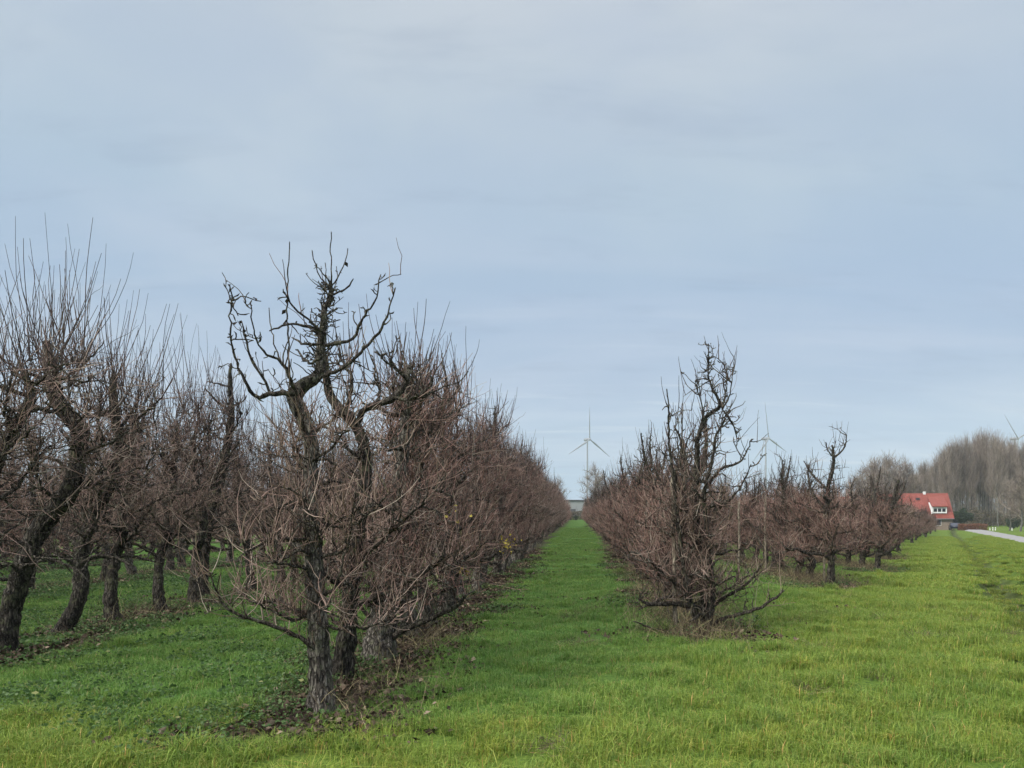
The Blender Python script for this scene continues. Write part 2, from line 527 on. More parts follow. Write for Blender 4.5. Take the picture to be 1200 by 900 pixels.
def z_band(a, b, soft=.35, lo=0.0):
    return lambda z: lo + (1 - lo) * smooth01((z - a) / soft) * (1 - smooth01((z - b) / soft))


def generic_limbs(rng, H, tr, wid, nsc, z0, lean=(0, 0), low=1.0, top=.45, sway=.05):
    n = int(H / .3) + 2
    z = np.linspace(-.06, H, n)
    walk = np.cumsum(rng.normal(0, sway, (n, 2)), 0); walk -= walk[0]
    walk += np.array(lean)[None, :] * (smooth01(z / H * 1.2))[:, None]
    pts = np.column_stack([walk, z])
    rad = tr * np.interp(z / H, [-.05, .03, .15, .5, .8, 1], [1.35, 1.1, .9, .62, .36, .14])
    trunk = path(pts, rad, rng, .06, .006, .07)
    limbs = []
    zs = np.linspace(z0, H * .86, nsc) + rng.normal(0, .08, nsc)
    az = rng.uniform(0, 6.28)
    for q in zs:
        q = max(q, .3)
        az += 2.4 + rng.normal(0, .5)
        j = int(np.argmin(np.abs(trunk[0][:, 2] - q))); s = trunk[0][j]
        L = wid * (low + (top - low) * (q / H)) * rng.uniform(.7, 1.2)
        e = rng.uniform(-.05, .45) + .35 * q / H
        d = np.array([math.cos(az), math.sin(az), e]); d /= np.linalg.norm(d)
        m = 6; P = [s]
        for k in range(1, m):
            d = d + np.array([*rng.normal(0, .22, 2), rng.normal(.07, .2)]); d /= np.linalg.norm(d)
            P.append(P[-1] + d * L / (m - 1))
        r = trunk[1][j] * .5 * rng.uniform(.6, 1)
        r = min(max(r, .012), .034)
        limbs.append(path(P, [r, r * .85, r * .4], rng, .05, .012, .16))
    return trunk, limbs


def leaf_mesh(S, D, size, rng, curl=.35):
    """small creased leaves at points S pointing along D: 4 triangles each"""
    k = len(S); D = nrm(D)
    U = nrm(np.cross(D, rng.normal(0, 1, (k, 3)))); N = np.cross(D, U)
    sz = rng.uniform(*size, (k, 1)); w = sz * rng.uniform(.3, .45, (k, 1)); c = w * rng.normal(curl, .25, (k, 1))
    a = S; b = S + D * sz * .5 + N * c * .4; e = S + D * sz + N * c * rng.normal(0, .8, (k, 1))
    l = S + D * sz * .45 + U * w + N * c; r = S + D * sz * .45 - U * w + N * c
    Vt = np.stack([a, b, e, l, r], 1).reshape(-1, 3)
    o = np.arange(k)[:, None] * 5
    Fc = np.concatenate([o + [0, 1, 3], o + [1, 2, 3], o + [0, 4, 1], o + [1, 4, 2]]).reshape(-1, 3)
    return Vt, Fc, np.repeat(rng.random(k), 5)


class Proto:
    """the meshes of one tree, built once; instances share them"""
    def __init__(s, seed, trunk, limbs, o, bark, limbm, twigm, sides=12, split=False, name='pear_tree', offset=(0, 0, 0)):
        rng = np.random.default_rng(seed + 7); off = np.array(offset, float)
        tr = [(P - off, r) for P, r in (trunk if isinstance(trunk, list) else [trunk])]
        lb = [(P - off, r) for P, r in limbs]
        s.parts = []
        v, q, t = limb_arrays(tr, sides, rng); s.parts.append(('trunk', v, q, t, bark))
        b, w, sh = dress([(P[int(len(P) * o.get('bare', .2)):], r[int(len(P) * o.get('bare', .2)):]) for P, r in tr] + lb, rng, o)
        cr = [(b, M_branch), (w, twigm)] + ([(sh, M_shoot)] if sh else [])
        if split:
            for L in lb:
                v, q, t = limb_arrays([L], 7, rng); s.parts.append(('limb', v, q, t, limbm))
        elif lb: cr.append((limb_arrays(lb, 6, rng), limbm))
        s.parts.append(('crown', *cat_arrays([c[0] for c in cr]), [c[1] for c in cr], np.concatenate([np.full(len(c[0][1]), i) for i, c in enumerate(cr)])))
        s.meshes = None; s.name = name
    def place(s, loc, label, group=None, rz=0, flip=1, sc=1.0, szz=1.0, cat='tree'):
        e = empty(s.name, loc, label, cat, group, rz)
        e.scale = (sc * flip, sc, sc * szz)
        if s.meshes is None:
            s.meshes = []
            for nm, v, q, t, m, *mi in s.parts:
                ob = mesh_obj(nm, v, q, None if mi else m, e, t); s.meshes.append((nm, ob.data))
                if mi:
                    for mm in m: ob.data.materials.append(mm)
                    ob.data.polygons.foreach_set('material_index', mi[0].astype(np.int32))
            s.arr = s.parts; s.parts = None
        else:
            for nm, me in s.meshes:
                ob = bpy.data.objects.new(nm, me); COL.objects.link(ob); ob.parent = e
        return e


def opt(kind, rng):
    if kind == 'A':      # dense hedge-like tree of the left row
        return dict(nb=190, ns=240, nt=900, nt2=350, nsh=70, lsh=(.45, 1.05), bare=.13, zw_twig=z_band(.4, 3.0, .6, .03),
                    zw_spur=z_band(.4, 4, .5), zw_shoot=z_band(2.2, 4.5, .6))
    if kind == 'B':      # right rows: dense skirt, bare gnarled leader with spurs above
        return dict(nb=170, ns=380, nt=900, nt2=300, nsh=38, lsh=(.3, .8), bare=.13, zw_twig=z_band(.08, 2.0, .5, .04), lt=(.25, .7), upt=.8,
                    zw_branch=z_band(.2, 2.2, .5, .22), zw_spur=z_band(.4, 9, .6), zw_shoot=z_band(1.9, 4.5, .5))
    return dict(nb=170, ns=180, nt=500, nt2=200, nsh=66, lsh=(.7, 1.75), bare=.2, lt=(.3, 1.0), upt=.3, zw_twig=z_band(.95, 3.2, .4, .02),
                zw_branch=z_band(.8, 3.4, .4), zw_spur=z_band(.9, 4, .5), zw_shoot=z_band(2.2, 4.5, .7))


PA, PB, PC = [], [], []
for i in range(5):
    g = np.random.default_rng(100 + i)
    t, l = generic_limbs(g, g.uniform(3.2, 3.7), g.uniform(.085, .115), .95, 20, .5, (g.normal(0, .15), g.normal(0, .15)), 1.05, .5)
    PA.append(Proto(100 + i, t, l, opt('A', g), M_bark, M_limb, M_twig_b if i % 2 else M_twig_r))
for i in range(5):
    g = np.random.default_rng(200 + i)
    t, l = generic_limbs(g, g.uniform(2.9, 3.4), g.uniform(.075, .10), .95, 19, .30, (g.normal(0, .2), g.normal(0, .2)), 1.05, .3, .07)
    PB.append(Proto(200 + i, t, l, opt('B', g), M_barkdark, M_limb, M_twig_r))
for i in range(4):
    g = np.random.default_rng(300 + i)
    t, l = generic_limbs(g, g.uniform(3.0, 3.4), g.uniform(.08, .105), 1.05, 17, .95, (g.uniform(.15, .5), g.normal(0, .15)), 1.15, .6, .06)
    PC.append(Proto(300 + i, t, l, opt('C', g), M_barkdark, M_limb, M_twig_b))


# ------------------------------------------------------------------ trees traced from the photograph
def traced(seed, d, lines, depth=.35, k=1.0):
    """lines: (pixel points, radii in pixels, depth drift) -> limbs, each wandering to its own depth"""
    g = np.random.default_rng(seed); out = []
    for i, ln in enumerate(lines):
        pts, rad = ln[0], ln[1]; drift = ln[2] if len(ln) > 2 else g.uniform(-depth, depth)
        start = ln[3] if len(ln) > 3 else 0.0
        P = []
        for j, (x, y) in enumerate(pts):
            f = j / (len(pts) - 1)
            p = at(x, y, d + start + drift * f + (g.normal(0, .03) if j else 0))
            P.append(p)
        out.append(path([tuple(p) for p in P], [max(r * k, .62) / 900 * d * (1.22 if (j == 0 and rad[0] > 7) else 1) for j, r in enumerate(rad)], g, .045, .006 if 3.4 < rad[0] < 7 else .0035, .09 if rad[0] < 7 else .04))
    return out


def base_of(x, y): return np.array([x, y, gz(x, y)])


HEROES = []


def hero(seed, d, trunk_lines, limb_lines, o, label, bark, twigm, extra=None, sides=16, kt=.76, kl=.54):
    g = np.random.default_rng(seed)
    tr = traced(seed, d, trunk_lines, k=kt); lb = traced(seed + 1, d, limb_lines, k=kl)
    b = tr[0][0][0]; b0 = np.array([b[0], b[1], gz(b[0], b[1])])
    if extra: lb = lb + extra(tr, g)
    # sink the butt a little into the soil
    P0 = tr[0][0]; P0[:, 2] -= np.linspace(P0[0, 2] - (b0[2] - .05), 0, len(P0))
    p = Proto(seed, tr, lb, o, bark, M_limb, twigm, sides, True, offset=b0)
    e = p.place(Vector(b0), label, 'pear trees of the orchard')
    HEROES.append(e)
    return e, p


def more_limbs(n, z0, z1, wid, rmax=.03, low=1.0, top=.5):
    def fn(tr, g):
        P, r = tr[0]; H = P[-1, 2]
        out = []; az = g.uniform(0, 6)
        for q in np.linspace(z0, z1, n):
            az += 2.4 + g.normal(0, .5)
            Pk, rk = tr[g.integers(len(tr))]
            if Pk[:, 2].max() < q or Pk[:, 2].min() > q: Pk, rk = P, r
            j = int(np.argmin(np.abs(Pk[:, 2] - q))); s = Pk[j]
            L = wid * (low + (top - low) * (q - z0) / max(z1 - z0, .1)) * g.uniform(.7, 1.2)
            d = np.array([math.cos(az), math.sin(az), g.uniform(-.05, .5)]); d /= np.linalg.norm(d)
            pts = [s]
            for k in range(5):
                d = d + np.array([*g.normal(0, .22, 2), g.normal(.07, .2)]); d /= np.linalg.norm(d)
                pts.append(pts[-1] + d * L / 5)
            rr = min(max(rk[j] * .5, .011), rmax)
            out.append(path(pts, [rr, rr * .8, rr * .4], g, .05, .012, .16))
        return out
    return fn


# nearest tree of the left row
h1_tr = [([(377, 840), (378, 800), (374, 745), (371, 690), (369, 640), (366, 600), (365, 560), (368, 530), (362, 500), (351, 475), (344, 458)], [21, 18, 16.5, 15, 13.5, 12, 11, 11, 11.5, 13, 9], .12),
         ([(345, 462), (363, 446), (377, 437), (374, 417), (379, 400), (377, 387), (382, 373), (380, 360), (389, 350), (389, 336)], [11, 9.5, 8.5, 7.5, 7, 6, 5, 4.5, 4, 2.5], .1, .12)]
h1_lb = [([(389, 337), (389, 315), (388, 290), (389, 273)], [2, 1.4, 1.1, .7]),
         ([(387, 335), (377, 330), (369, 312), (366, 294)], [1.7, 1.4, 1.1, .7]),
         ([(391, 333), (400, 318), (405, 305), (408, 291)], [1.8, 1.4, 1.1, .7]),
         ([(391, 345), (404, 340), (411, 334), (415, 327)], [2.2, 2, 1.6, 1]),
         ([(381, 405), (398, 402), (412, 397), (421, 384), (425, 369), (436, 360), (443, 342), (446, 321)], [5, 4.4, 4, 3.4, 3, 2.2, 1.5, .8], -.25),
         ([(382, 440), (392, 436), (417, 422), (432, 403), (447, 386), (456, 366), (463, 337)], [4.5, 4, 3.4, 3, 2.6, 1.8, .9], -.35),
         ([(345, 462), (328, 460), (311, 463), (300, 467), (290, 450), (281, 430), (273, 408), (270, 388), (269, 360), (272, 332)], [6, 5.5, 5, 4.2, 3.4, 2.8, 2.4, 2, 1.5, .8], -.3),
         ([(316, 461), (311, 448), (299, 430), (291, 412), (287, 396), (284, 378)], [3.4, 3, 2.6, 2.2, 1.8, 1], -.1),
         ([(346, 456), (338, 440), (330, 424), (313, 417), (303, 403), (297, 386), (293, 357)], [4, 3.4, 3, 2.4, 2, 1.6, .8], -.45),
         ([(340, 452), (338, 430), (338, 410), (337, 385), (338, 350), (338, 318), (340, 285)], [3.2, 2.6, 2.2, 1.9, 1.5, 1.2, .7], -.2),
         ([(332, 430), (322, 408), (317, 385), (315, 362)], [2, 1.6, 1.2, .7], .3),
         ([(380, 390), (368, 380), (354, 371), (343, 359), (335, 345), (332, 338)], [3.6, 3.1, 2.6, 2.1, 1.5, 1], -.3),
         ([(378, 388), (360, 382), (341, 378), (328, 382), (316, 388)], [3.3, 2.8, 2.3, 2, 1.3], -.45),
         ([(378, 402), (360, 405), (348, 400), (342, 395)], [3.3, 2.8, 2.2, 1.4], .3),
         ([(376, 420), (360, 428), (352, 412), (346, 408)], [3.5, 2.8, 2.2, 1.4], .35),
         ([(373, 762), (362, 753), (342, 742), (322, 733), (303, 727), (284, 722), (267, 715), (257, 700), (250, 686), (246, 672)], [8, 6, 5, 4.6, 4.2, 3.7, 3.2, 2.6, 2, 1.2], -.35),
         ([(372, 728), (358, 722), (341, 712), (322, 701), (303, 709), (285, 698), (276, 690)], [6.5, 5.5, 5, 4.4, 3.6, 3, 1.6], .35),
         ([(380, 672), (384, 676), (391, 685), (402, 684), (411, 683), (413, 700), (411, 722), (420, 735)], [5, 5.2, 5, 4.8, 4.6, 4.8, 4.4, 3], .3),
         ([(374, 640), (377, 632), (365, 606), (355, 584), (343, 574), (328, 570)], [4, 3.4, 2.6, 2.2, 1.7, 1], -.5),
         ([(366, 632), (340, 631), (311, 636), (290, 645), (278, 655)], [3.5, 3, 2.5, 2, 1.3], -.4),
         ([(366, 650), (350, 642), (335, 655), (320, 660)], [4, 3.2, 2.4, 1.4], -.3),
         ([(370, 605), (392, 618), (416, 616), (428, 608), (446, 590), (460, 575)], [3.6, 3, 2.6, 2.4, 2, 1.2], -.4),
         ([(376, 700), (392, 690), (408, 640), (412, 610), (415, 575)], [3.6, 3, 2.2, 1.6, .8], -.4),
         ([(366, 560), (352, 545), (346, 520), (340, 505)], [3.6, 3, 2.2, 1.2], .3),
         ([(366, 540), (384, 530), (398, 512), (410, 505)], [3.6, 3, 2.2, 1.2], -.3)]
o1 = dict(nlead=(1, 105, (.07, .34)), rb=.0055, rs=.0046, nb=130, ns=440, nt=900, nt2=300, nsh=9, lsh=(.2, .45), bare=.2, zw_twig=z_band(.4, 2.3, .4, .03), lt=(.2, .6),
          zw_branch=z_band(.45, 9, .3), zw_spur=z_band(.5, 9, .4), zw_shoot=z_band(2.4, 9, .5), lb=(.08, .34), upt=.8)
E1, P1 = hero(1001, 6.32, h1_tr, h1_lb, o1, 'nearest bare pear tree, thick pale trunk and a long low branch reaching left', M_bark, M_twig_b,
              more_limbs(15, .7, 2.3, .6, .016), 20, .72, .52)
# withered leaves clinging to its shoots
g = np.random.default_rng(5)
b1 = np.array(E1.location)
pts = [(286, 357), (316, 388), (320, 375), (323, 368), (391, 304), (405, 312), (404, 318), (323, 346), (277, 395), (271, 342), (281, 392), (330, 352), (436, 360), (300, 418)]
S = np.array([np.array(at(x + g.normal(0, 1), y, 6.32)) - b1 + [0, g.uniform(-.25, .05), 0] for x, y in pts])
lv = np.array([v.co[:] for c in E1.children if c.name.startswith('limb') for v in c.data.vertices])
lv = lv[lv[:, 2] > 2.3]
S = np.array([lv[((lv - q) ** 2).sum(1).argmin()] for q in S])          # every leaf hangs on a twig
v, f, t = leaf_mesh(S, g.normal(0, 1, (len(S), 3)) + [0, 0, -.4], (.035, .055), g)
mesh_obj('withered_leaves', v, f, M_withered, E1, t)

# second and third trees of that row
h2_tr = [([(397, 800), (404, 765), (408, 720), (412, 670), (420, 610), (428, 560), (430, 528), (420, 500), (403, 482), (388, 467), (382, 443), (383, 417)], [20, 18, 15, 13, 12, 11, 10, 9.5, 9, 8, 6, 4], -.1)]
h2_lb = [([(418, 498), (426, 478), (442, 474), (457, 470), (470, 458), (477, 446), (479, 428)], [7, 6.5, 6.5, 7, 7.5, 7, 5], .1),
         ([(405, 484), (412, 462), (414, 440), (404, 428), (398, 415)], [5, 4, 3.5, 2.8, 1.8], .3),
         ([(440, 474), (446, 455), (440, 435), (436, 418)], [4, 3, 2.4, 1.3], .3),
         ([(400, 480), (392, 492), (380, 498), (371, 510)], [4, 3.4, 2.6, 1.5], -.3),
         ([(477, 446), (466, 432), (452, 425), (441, 412)], [4, 3, 2.4, 1.3], -.3),
         ([(462, 466), (480, 470), (500, 460), (508, 440)], [4, 3, 2.4, 1.3], -.2),
         ([(412, 665), (440, 640), (470, 612), (498, 590)], [5, 4, 3, 1.5], -.5),
         ([(410, 710), (440, 700), (468, 687), (501, 668), (523, 654), (545, 640)], [6, 5.5, 5, 4.4, 3.6, 2], -.4)]
o2 = dict(nb=160, ns=460, nt=760, nt2=300, nsh=34, lsh=(.35, .8), bare=.12, zw_twig=z_band(.4, 2.4, .4, .05), zw_branch=z_band(.4, 9, .3), lb=(.15, .45),
          zw_spur=z_band(.5, 9, .4), zw_shoot=z_band(2.55, 9, .4))
E2, P2 = hero(1002, 7.45, h2_tr, h2_lb, o2, 'second pear tree left of the aisle, dark crooked trunk right behind the nearest one', M_barkdark, M_twig_b, more_limbs(9, .6, 2.1, .75, .022), 14, .64)
h3_tr = [([(444, 782), (446, 755), (450, 720), (452, 680), (456, 640), (462, 590), (470, 545), (474, 505), (476, 470), (480, 440)], [24, 22, 19, 15, 12, 11, 10, 8, 6, 3], .1)]
h3_lb = [([(448, 757), (466, 742), (484, 733), (502, 726), (520, 717), (535, 711), (546, 697)], [9, 7, 6, 5.6, 5.4, 5.4, 3], -.55),
         ([(450, 715), (480, 705), (505, 697), (528, 690), (548, 680)], [7, 6, 5, 4, 2], -.2),
         ([(450, 690), (474, 684), (502, 672), (530, 662), (552, 650), (572, 632)], [6, 5, 5, 4, 3, 1.5], -.4),
         ([(446, 735), (430, 722), (418, 705), (408, 690)], [6, 5, 4, 2], -.3)]
o3 = dict(nb=200, ns=320, nt=1000, nt2=400, nsh=40, lsh=(.4, 1.0), bare=.14, zw_twig=z_band(.45, 2.9, .5, .03), zw_spur=z_band(.5, 9, .4), zw_shoot=z_band(2.5, 9, .4))
E3, P3 = hero(1003, 8.5, h3_tr, h3_lb, o3, 'third pear tree left of the aisle, thick furrowed trunk, low branch reaching right', M_bark, M_twig_r, more_limbs(12, .7, 2.9, .9, .026), 16, .8)

# second row from the aisle on the left: leaning trunks with broom heads
oC = dict(nb=150, ns=170, nt=430, nt2=180, nsh=80, lsh=(.8, 1.75), bare=.25, lt=(.3, 1.0), upt=.25, pht=.1, zw_twig=z_band(1.2, 3.4, .9, .02),
          zw_branch=z_band(.85, 3.4, .4), zw_spur=z_band(.9, 4, .5), zw_shoot=z_band(2.5, 4.5, .6))
ha_tr = [([(4, 772), (6, 755), (14, 713), (27, 675), (37, 637), (55, 608), (77, 585), (89, 560), (92, 535), (95, 513), (88, 494), (70, 478), (60, 452), (58, 425), (54, 402)], [14, 13, 11.5, 11, 11.5, 11, 11.5, 10, 10, 9.5, 9.5, 9, 8, 7, 4], .2)]
ha_lb = [([(30, 665), (50, 655), (72, 660), (92, 670), (104, 682)], [4, 3, 2.6, 2.2, 1.3], -.5),
         ([(26, 675), (14, 660), (2, 665), (-18, 655)], [4, 3, 2.4, 1.3], -.4),
         ([(60, 455), (80, 440), (104, 425), (122, 402)], [5, 3.6, 2.6, 1.3], .3),
         ([(62, 450), (42, 440), (20, 432), (2, 420)], [5, 3.6, 2.6, 1.3], -.3),
         ([(90, 540), (110, 525), (130, 520), (150, 505)], [4, 3.2, 2.4, 1.3], -.5)]
EA, _ = hero(1011, 8.84, ha_tr, ha_lb, oC, 'leftmost leaning trunk, bending right then back under a broom of tall shoots', M_barkdark, M_twig_b, more_limbs(13, 1.3, 3.2, 1.0, .02), 16, .92)
hz_tr = [([(-105, 800), (-90, 760), (-70, 700), (-45, 640), (-20, 580), (0, 535), (10, 512), (26, 488), (40, 466), (36, 450), (28, 436)], [14, 13, 12, 11, 11, 10, 9, 8.5, 8, 6, 4], .5)]
hz_lb = [([(10, 512), (-10, 490), (-20, 460), (-30, 440)], [4, 3, 2, 1.2]), ([(34, 460), (50, 442), (66, 430), (80, 425)], [4, 3, 2, 1.2], -.4),
         ([(-60, 675), (-30, 668), (0, 660), (30, 662)], [4, 3, 2.4, 1.2], -.6)]
EZ, _ = hero(1012, 7.6, hz_tr, hz_lb, oC, 'pear tree cut off by the left picture edge, a limb leaning into view', M_barkdark, M_twig_b, more_limbs(13, 1.0, 3.0, 1.0, .022), 16)
hb_tr = [([(70, 750), (76, 735), (89, 713), (97, 685), (94, 660), (98, 630), (112, 600), (126, 575), (134, 555), (142, 515), (134, 490), (133, 460), (134, 440)], [14, 12, 11.5, 11, 10, 9, 9, 9, 8.5, 8, 7, 6, 4], .1)]
hb_lb = [([(96, 668), (78, 655), (60, 650), (44, 658)], [4, 3, 2.6, 1.4], -.4), ([(96, 660), (116, 648), (140, 655), (156, 664)], [4, 3, 2.6, 1.4], -.4),
         ([(140, 510), (156, 495), (176, 480), (190, 465)], [4, 3, 2.4, 1.3], -.3)]
EB, _ = hero(1013, 10.2, hb_tr, hb_lb, oC, 'pear tree right of the leftmost leaning one, short trunk bowed like a bracket', M_barkdark, M_twig_b, more_limbs(13, 1.0, 2.9, 1.0, .022), 14)
hf_tr = [([(238, 706), (238, 690), (239, 660), (245, 615), (256, 570), (264, 540), (270, 505), (272, 475), (270, 445), (271, 425)], [9, 8, 7, 6.5, 7, 6.5, 5, 4, 3, 1.5], .1)]
hf_lb = [([(241, 640), (222, 648), (205, 645)], [3.4, 3, 1.8]), ([(242, 640), (262, 645), (285, 640)], [3.4, 3, 1.8]), ([(268, 480), (252, 470), (240, 455)], [3, 2.4, 1.3])]
oF = dict(oC); oF.update(nsh=130, lsh=(.4, .9), zw_shoot=z_band(2.8, 5, .5), zw_twig=z_band(1.0, 4.2, .4, .02))
EF, _ = hero(1014, 14.85, hf_tr, hf_lb, oF, 'slender dark trunk leaning right under an upright broom head, left of the nearest tree', M_barkdark, M_twig_b, more_limbs(18, 1.0, 4.1, .8, .02), 12, .8)

# first tree of the row right of the aisle
r_tr = [([(826, 746), (825, 735), (827, 715), (824, 690), (818, 650), (816, 610), (817, 572), (816, 540), (816, 518), (822, 498), (830, 486), (844, 478), (842, 468), (834, 457), (829, 440), (830, 420), (830, 403)], [16, 15, 12, 9.5, 8, 7.5, 7, 6.5, 6, 5, 5, 5, 3.6, 2.6, 1.6, 1.2, .7], .1),
        ([(828, 735), (834, 715), (836, 690), (830, 640), (826, 600), (824, 575), (831, 553), (836, 530), (838, 508), (846, 498), (852, 480)], [10, 9, 7, 6, 5.6, 5, 5, 4, 3.2, 2.4, 1], -.3, -.12),
        ([(824, 735), (812, 715), (803, 690), (798, 650), (794, 610), (790, 570), (786, 540), (783, 512), (784, 484), (781, 456)], [9, 8, 6.5, 5.5, 5, 4.4, 3.6, 2.8, 2, .8], -.35, -.1)]
r_lb = [([(820, 738), (808, 742), (790, 741), (770, 737), (754, 733), (741, 728)], [5, 3.6, 3, 2.6, 2, 1], -.5),
        ([(822, 712), (808, 710), (796, 707), (778, 708), (759, 709), (748, 702)], [7, 6.5, 6, 5.4, 4.4, 1.5], -.2),
        ([(835, 732), (850, 724), (869, 721), (890, 713), (907, 702), (917, 693)], [6, 5, 4.4, 4, 3.6, 2], -.5),
        ([(834, 712), (847, 701), (860, 694), (874, 686), (884, 674), (893, 660)], [5, 4.4, 4, 3.4, 2.6, 1.4], -.4),
        ([(805, 692), (790, 683), (777, 672), (761, 657), (748, 650), (738, 645)], [4.4, 4, 3.4, 3, 2.4, 1.2], -.4),
        ([(828, 572), (840, 553), (852, 545), (868, 542), (876, 528), (881, 513)], [4.4, 4, 3, 2.4, 1.6, .8], -.2),
        ([(797, 600), (806, 560), (803, 535), (798, 505), (800, 480)], [3.6, 3.4, 2.6, 1.8, .8], .2),
        ([(816, 560), (803, 552), (800, 530), (806, 512)], [4, 3.4, 2.4, 1.2], .2),
        ([(846, 478), (850, 462), (852, 440), (848, 424)], [2.2, 1.6, 1.1, .7]), ([(846, 480), (856, 465), (858, 445), (859, 430)], [2.2, 1.6, 1.1, .7]),
        ([(848, 482), (862, 500), (864, 520)], [2.2, 1.6, 1]), ([(822, 500), (824, 478), (818, 462), (817, 450)], [2.2, 1.7, 1.2, .7]),
        ([(836, 600), (858, 585), (872, 565), (880, 545)], [3.4, 2.6, 2, 1], -.4)]
oR = dict(nlead=(0, 150, (.06, .35)), nb=330, ns=560, nt=1250, nt2=450, nsh=60, lsh=(.25, .6), bare=.1, zw_twig=z_band(.15, 1.75, .5, .06), lt=(.2, .65), lb=(.15, .5), zw_branch=z_band(.1, 9, .2),
          zw_spur=z_band(.3, 9, .4), zw_shoot=z_band(1.9, 9, .5))
ER, PR = hero(1021, 10.7, r_tr, r_lb, oR, 'first tree right of the grass aisle, dark multi stemmed pear with a crooked spurred leader', M_barkdark, M_twig_b, more_limbs(22, .3, 2.1, .78, .02), 12, .44, .5)

r2_tr = [([(973, 690), (974, 672), (975, 651), (970, 614), (969, 574), (976, 550), (977, 535), (975, 522)], [7.5, 6.5, 5.5, 4.6, 4, 3.4, 2.6, 1.4], .1)]
r2_lb = [([(974, 655), (962, 648), (948, 650), (935, 643), (924, 645), (915, 636)], [5, 4, 4, 3.4, 2.6, 1.2], -.5), ([(975, 650), (988, 643), (998, 646), (1010, 636)], [4, 3.2, 2.6, 1.2], -.3),
         ([(977, 536), (986, 530), (991, 522), (992, 510)], [2.4, 2, 1.5, .7]), ([(974, 534), (969, 526), (968, 518)], [1.8, 1.3, .7]),
         ([(970, 574), (950, 556), (942, 540)], [3, 2.4, 1.2], .4), ([(970, 600), (952, 580), (946, 560), (948, 545)], [3, 2.6, 2, 1], .5)]
oR2 = dict(oR); oR2.update(nlead=(0, 90, (.06, .3)), nb=190, ns=420, nt=1050, nsh=36, zw_twig=z_band(.5, 1.75, .4, .05), zw_branch=z_band(.5, 9, .2))
ER2, _ = hero(1022, 17.6, r2_tr, r2_lb, oR2, 'first tree of the second row right of the aisle, slim trunk, spreading low arms', M_barkdark, M_twig_r, more_limbs(14, .6, 2.2, .9, .022), 10, .66)
r3_tr = [([(1028, 668), (1028, 655), (1031, 640), (1040, 614), (1046, 590), (1049, 575), (1053, 562)], [5.5, 5, 5, 4.2, 3.8, 3.4, 2], .1)]
r3_lb = [([(1030, 642), (1018, 634), (1006, 632), (998, 624)], [4, 3, 2.4, 1.2], -.3), ([(1030, 650), (1040, 648), (1050, 640), (1056, 628)], [4, 3.2, 2.4, 1.2], -.3),
         ([(1036, 630), (1028, 600), (1024, 575), (1020, 558)], [4, 4, 3.6, 2.4], .5), ([(1046, 590), (1056, 580), (1062, 565)], [2.6, 2, 1])]
ER3, _ = hero(1023, 23.6, r3_tr, r3_lb, oR2, 'first tree of the third row right of the aisle, dark trunk leaning right', M_barkdark, M_twig_r, more_limbs(14, .6, 2.2, .9, .022), 10, .66)

# ------------------------------------------------------------------ the rows
rg = np.random.default_rng(11)
ORD = ['first', 'second', 'third', 'fourth', 'fifth', 'sixth', 'seventh', 'eighth', 'ninth', 'tenth', 'eleventh', 'twelfth', 'thirteenth', 'fourteenth', 'fifteenth', 'sixteenth']
REST = []                     # (kind, x, y, rz, scale) of the trees beyond the counted ones


def row(xr, y0, n, protos, start, named, label_one, label_rest, group, dy=1.25, yend=150, sc=(.92, 1.08), szz=(.93, 1.1)):
    k = start; y = y0; i = 0
    while y < yend:
        x = xr + rg.normal(0, .09); yy = y + rg.normal(0, .12)
        if i < n:
            p = protos[rg.integers(len(protos))]
            lab = label_one.format(ORD[k]) if (i < named and k < len(ORD)) else label_rest
            p.place((x, yy, gz(x, yy)), lab, group, rg.choice([0, math.pi]) + rg.normal(0, .25), rg.choice([-1, 1]), rg.uniform(*sc), rg.uniform(*szz))
        else:
            REST.append((x, yy, gz(x, yy), rg.uniform(0, 6.28), rg.uniform(*sc)))
        y += dy; i += 1; k += 1


row(-2.15, 9.75, 66, PA, 3, 12, '{} bare pear tree along the row left of the grass aisle', 'bare pear tree deep in the long row left of the grass aisle', 'pear trees deep in the left aisle row')
row(1.75, 11.95, 66, PB, 1, 12, '{} bare pear tree along the row right of the grass aisle', 'bare pear tree deep in the long row right of the grass aisle', 'pear trees deep in the right aisle row')
row(-6.75, 11.4, 3, PC, 3, 3, '{} trunk in the row of leaning pear trees at far left', 'x', 'leaning pear trees at far left', 1.15, 14.2)
row(-6.75, 16.1, 26, PC, 7, 4, '{} trunk in the row of leaning pear trees at far left', 'bare pear tree deep in the leaning row behind the nearest tree', 'pear trees deep in the leaning row')
row(-11.2, 8.2, 26, PC + PA, 0, 0, '', 'bare pear tree of the row seen behind the leaning trunks at left', 'pear trees of the third row at left')
row(-15.6, 14.2, 18, PA + PB, 0, 0, '', 'bare pear tree of the fourth row left of the aisle, behind other rows', 'pear trees of the fourth row at left')
row(-20.0, 20.2, 14, PA + PB, 0, 0, '', 'bare pear tree of the fifth row left of the aisle, behind other rows', 'pear trees of the fifth row at left')
row(5.72, 18.9, 38, PB, 1, 4, '{} bare pear tree along the second row right of the aisle', 'bare pear tree deep in the second row right of the aisle', 'pear trees deep in the second row at right', szz=(.85, 1.02))
row(9.25, 24.9, 18, PB, 1, 3, '{} bare pear tree along the third row right of the aisle', 'bare pear tree deep in the third row right of the aisle', 'pear trees deep in the third row at right', szz=(.85, 1.02))
xr, i = 12.9, 0
while xr < 62:
    y0 = (xr + 2.15) / TAN + rg.normal(0, .6)
    row(xr, y0, 4 if i < 3 else 2, PB, 0, 0, '', 'bare pear tree at the receding right edge of the orchard', 'pear trees along the right edge of the orchard', szz=(.85, 1.02))
    xr += 3.7; i += 1
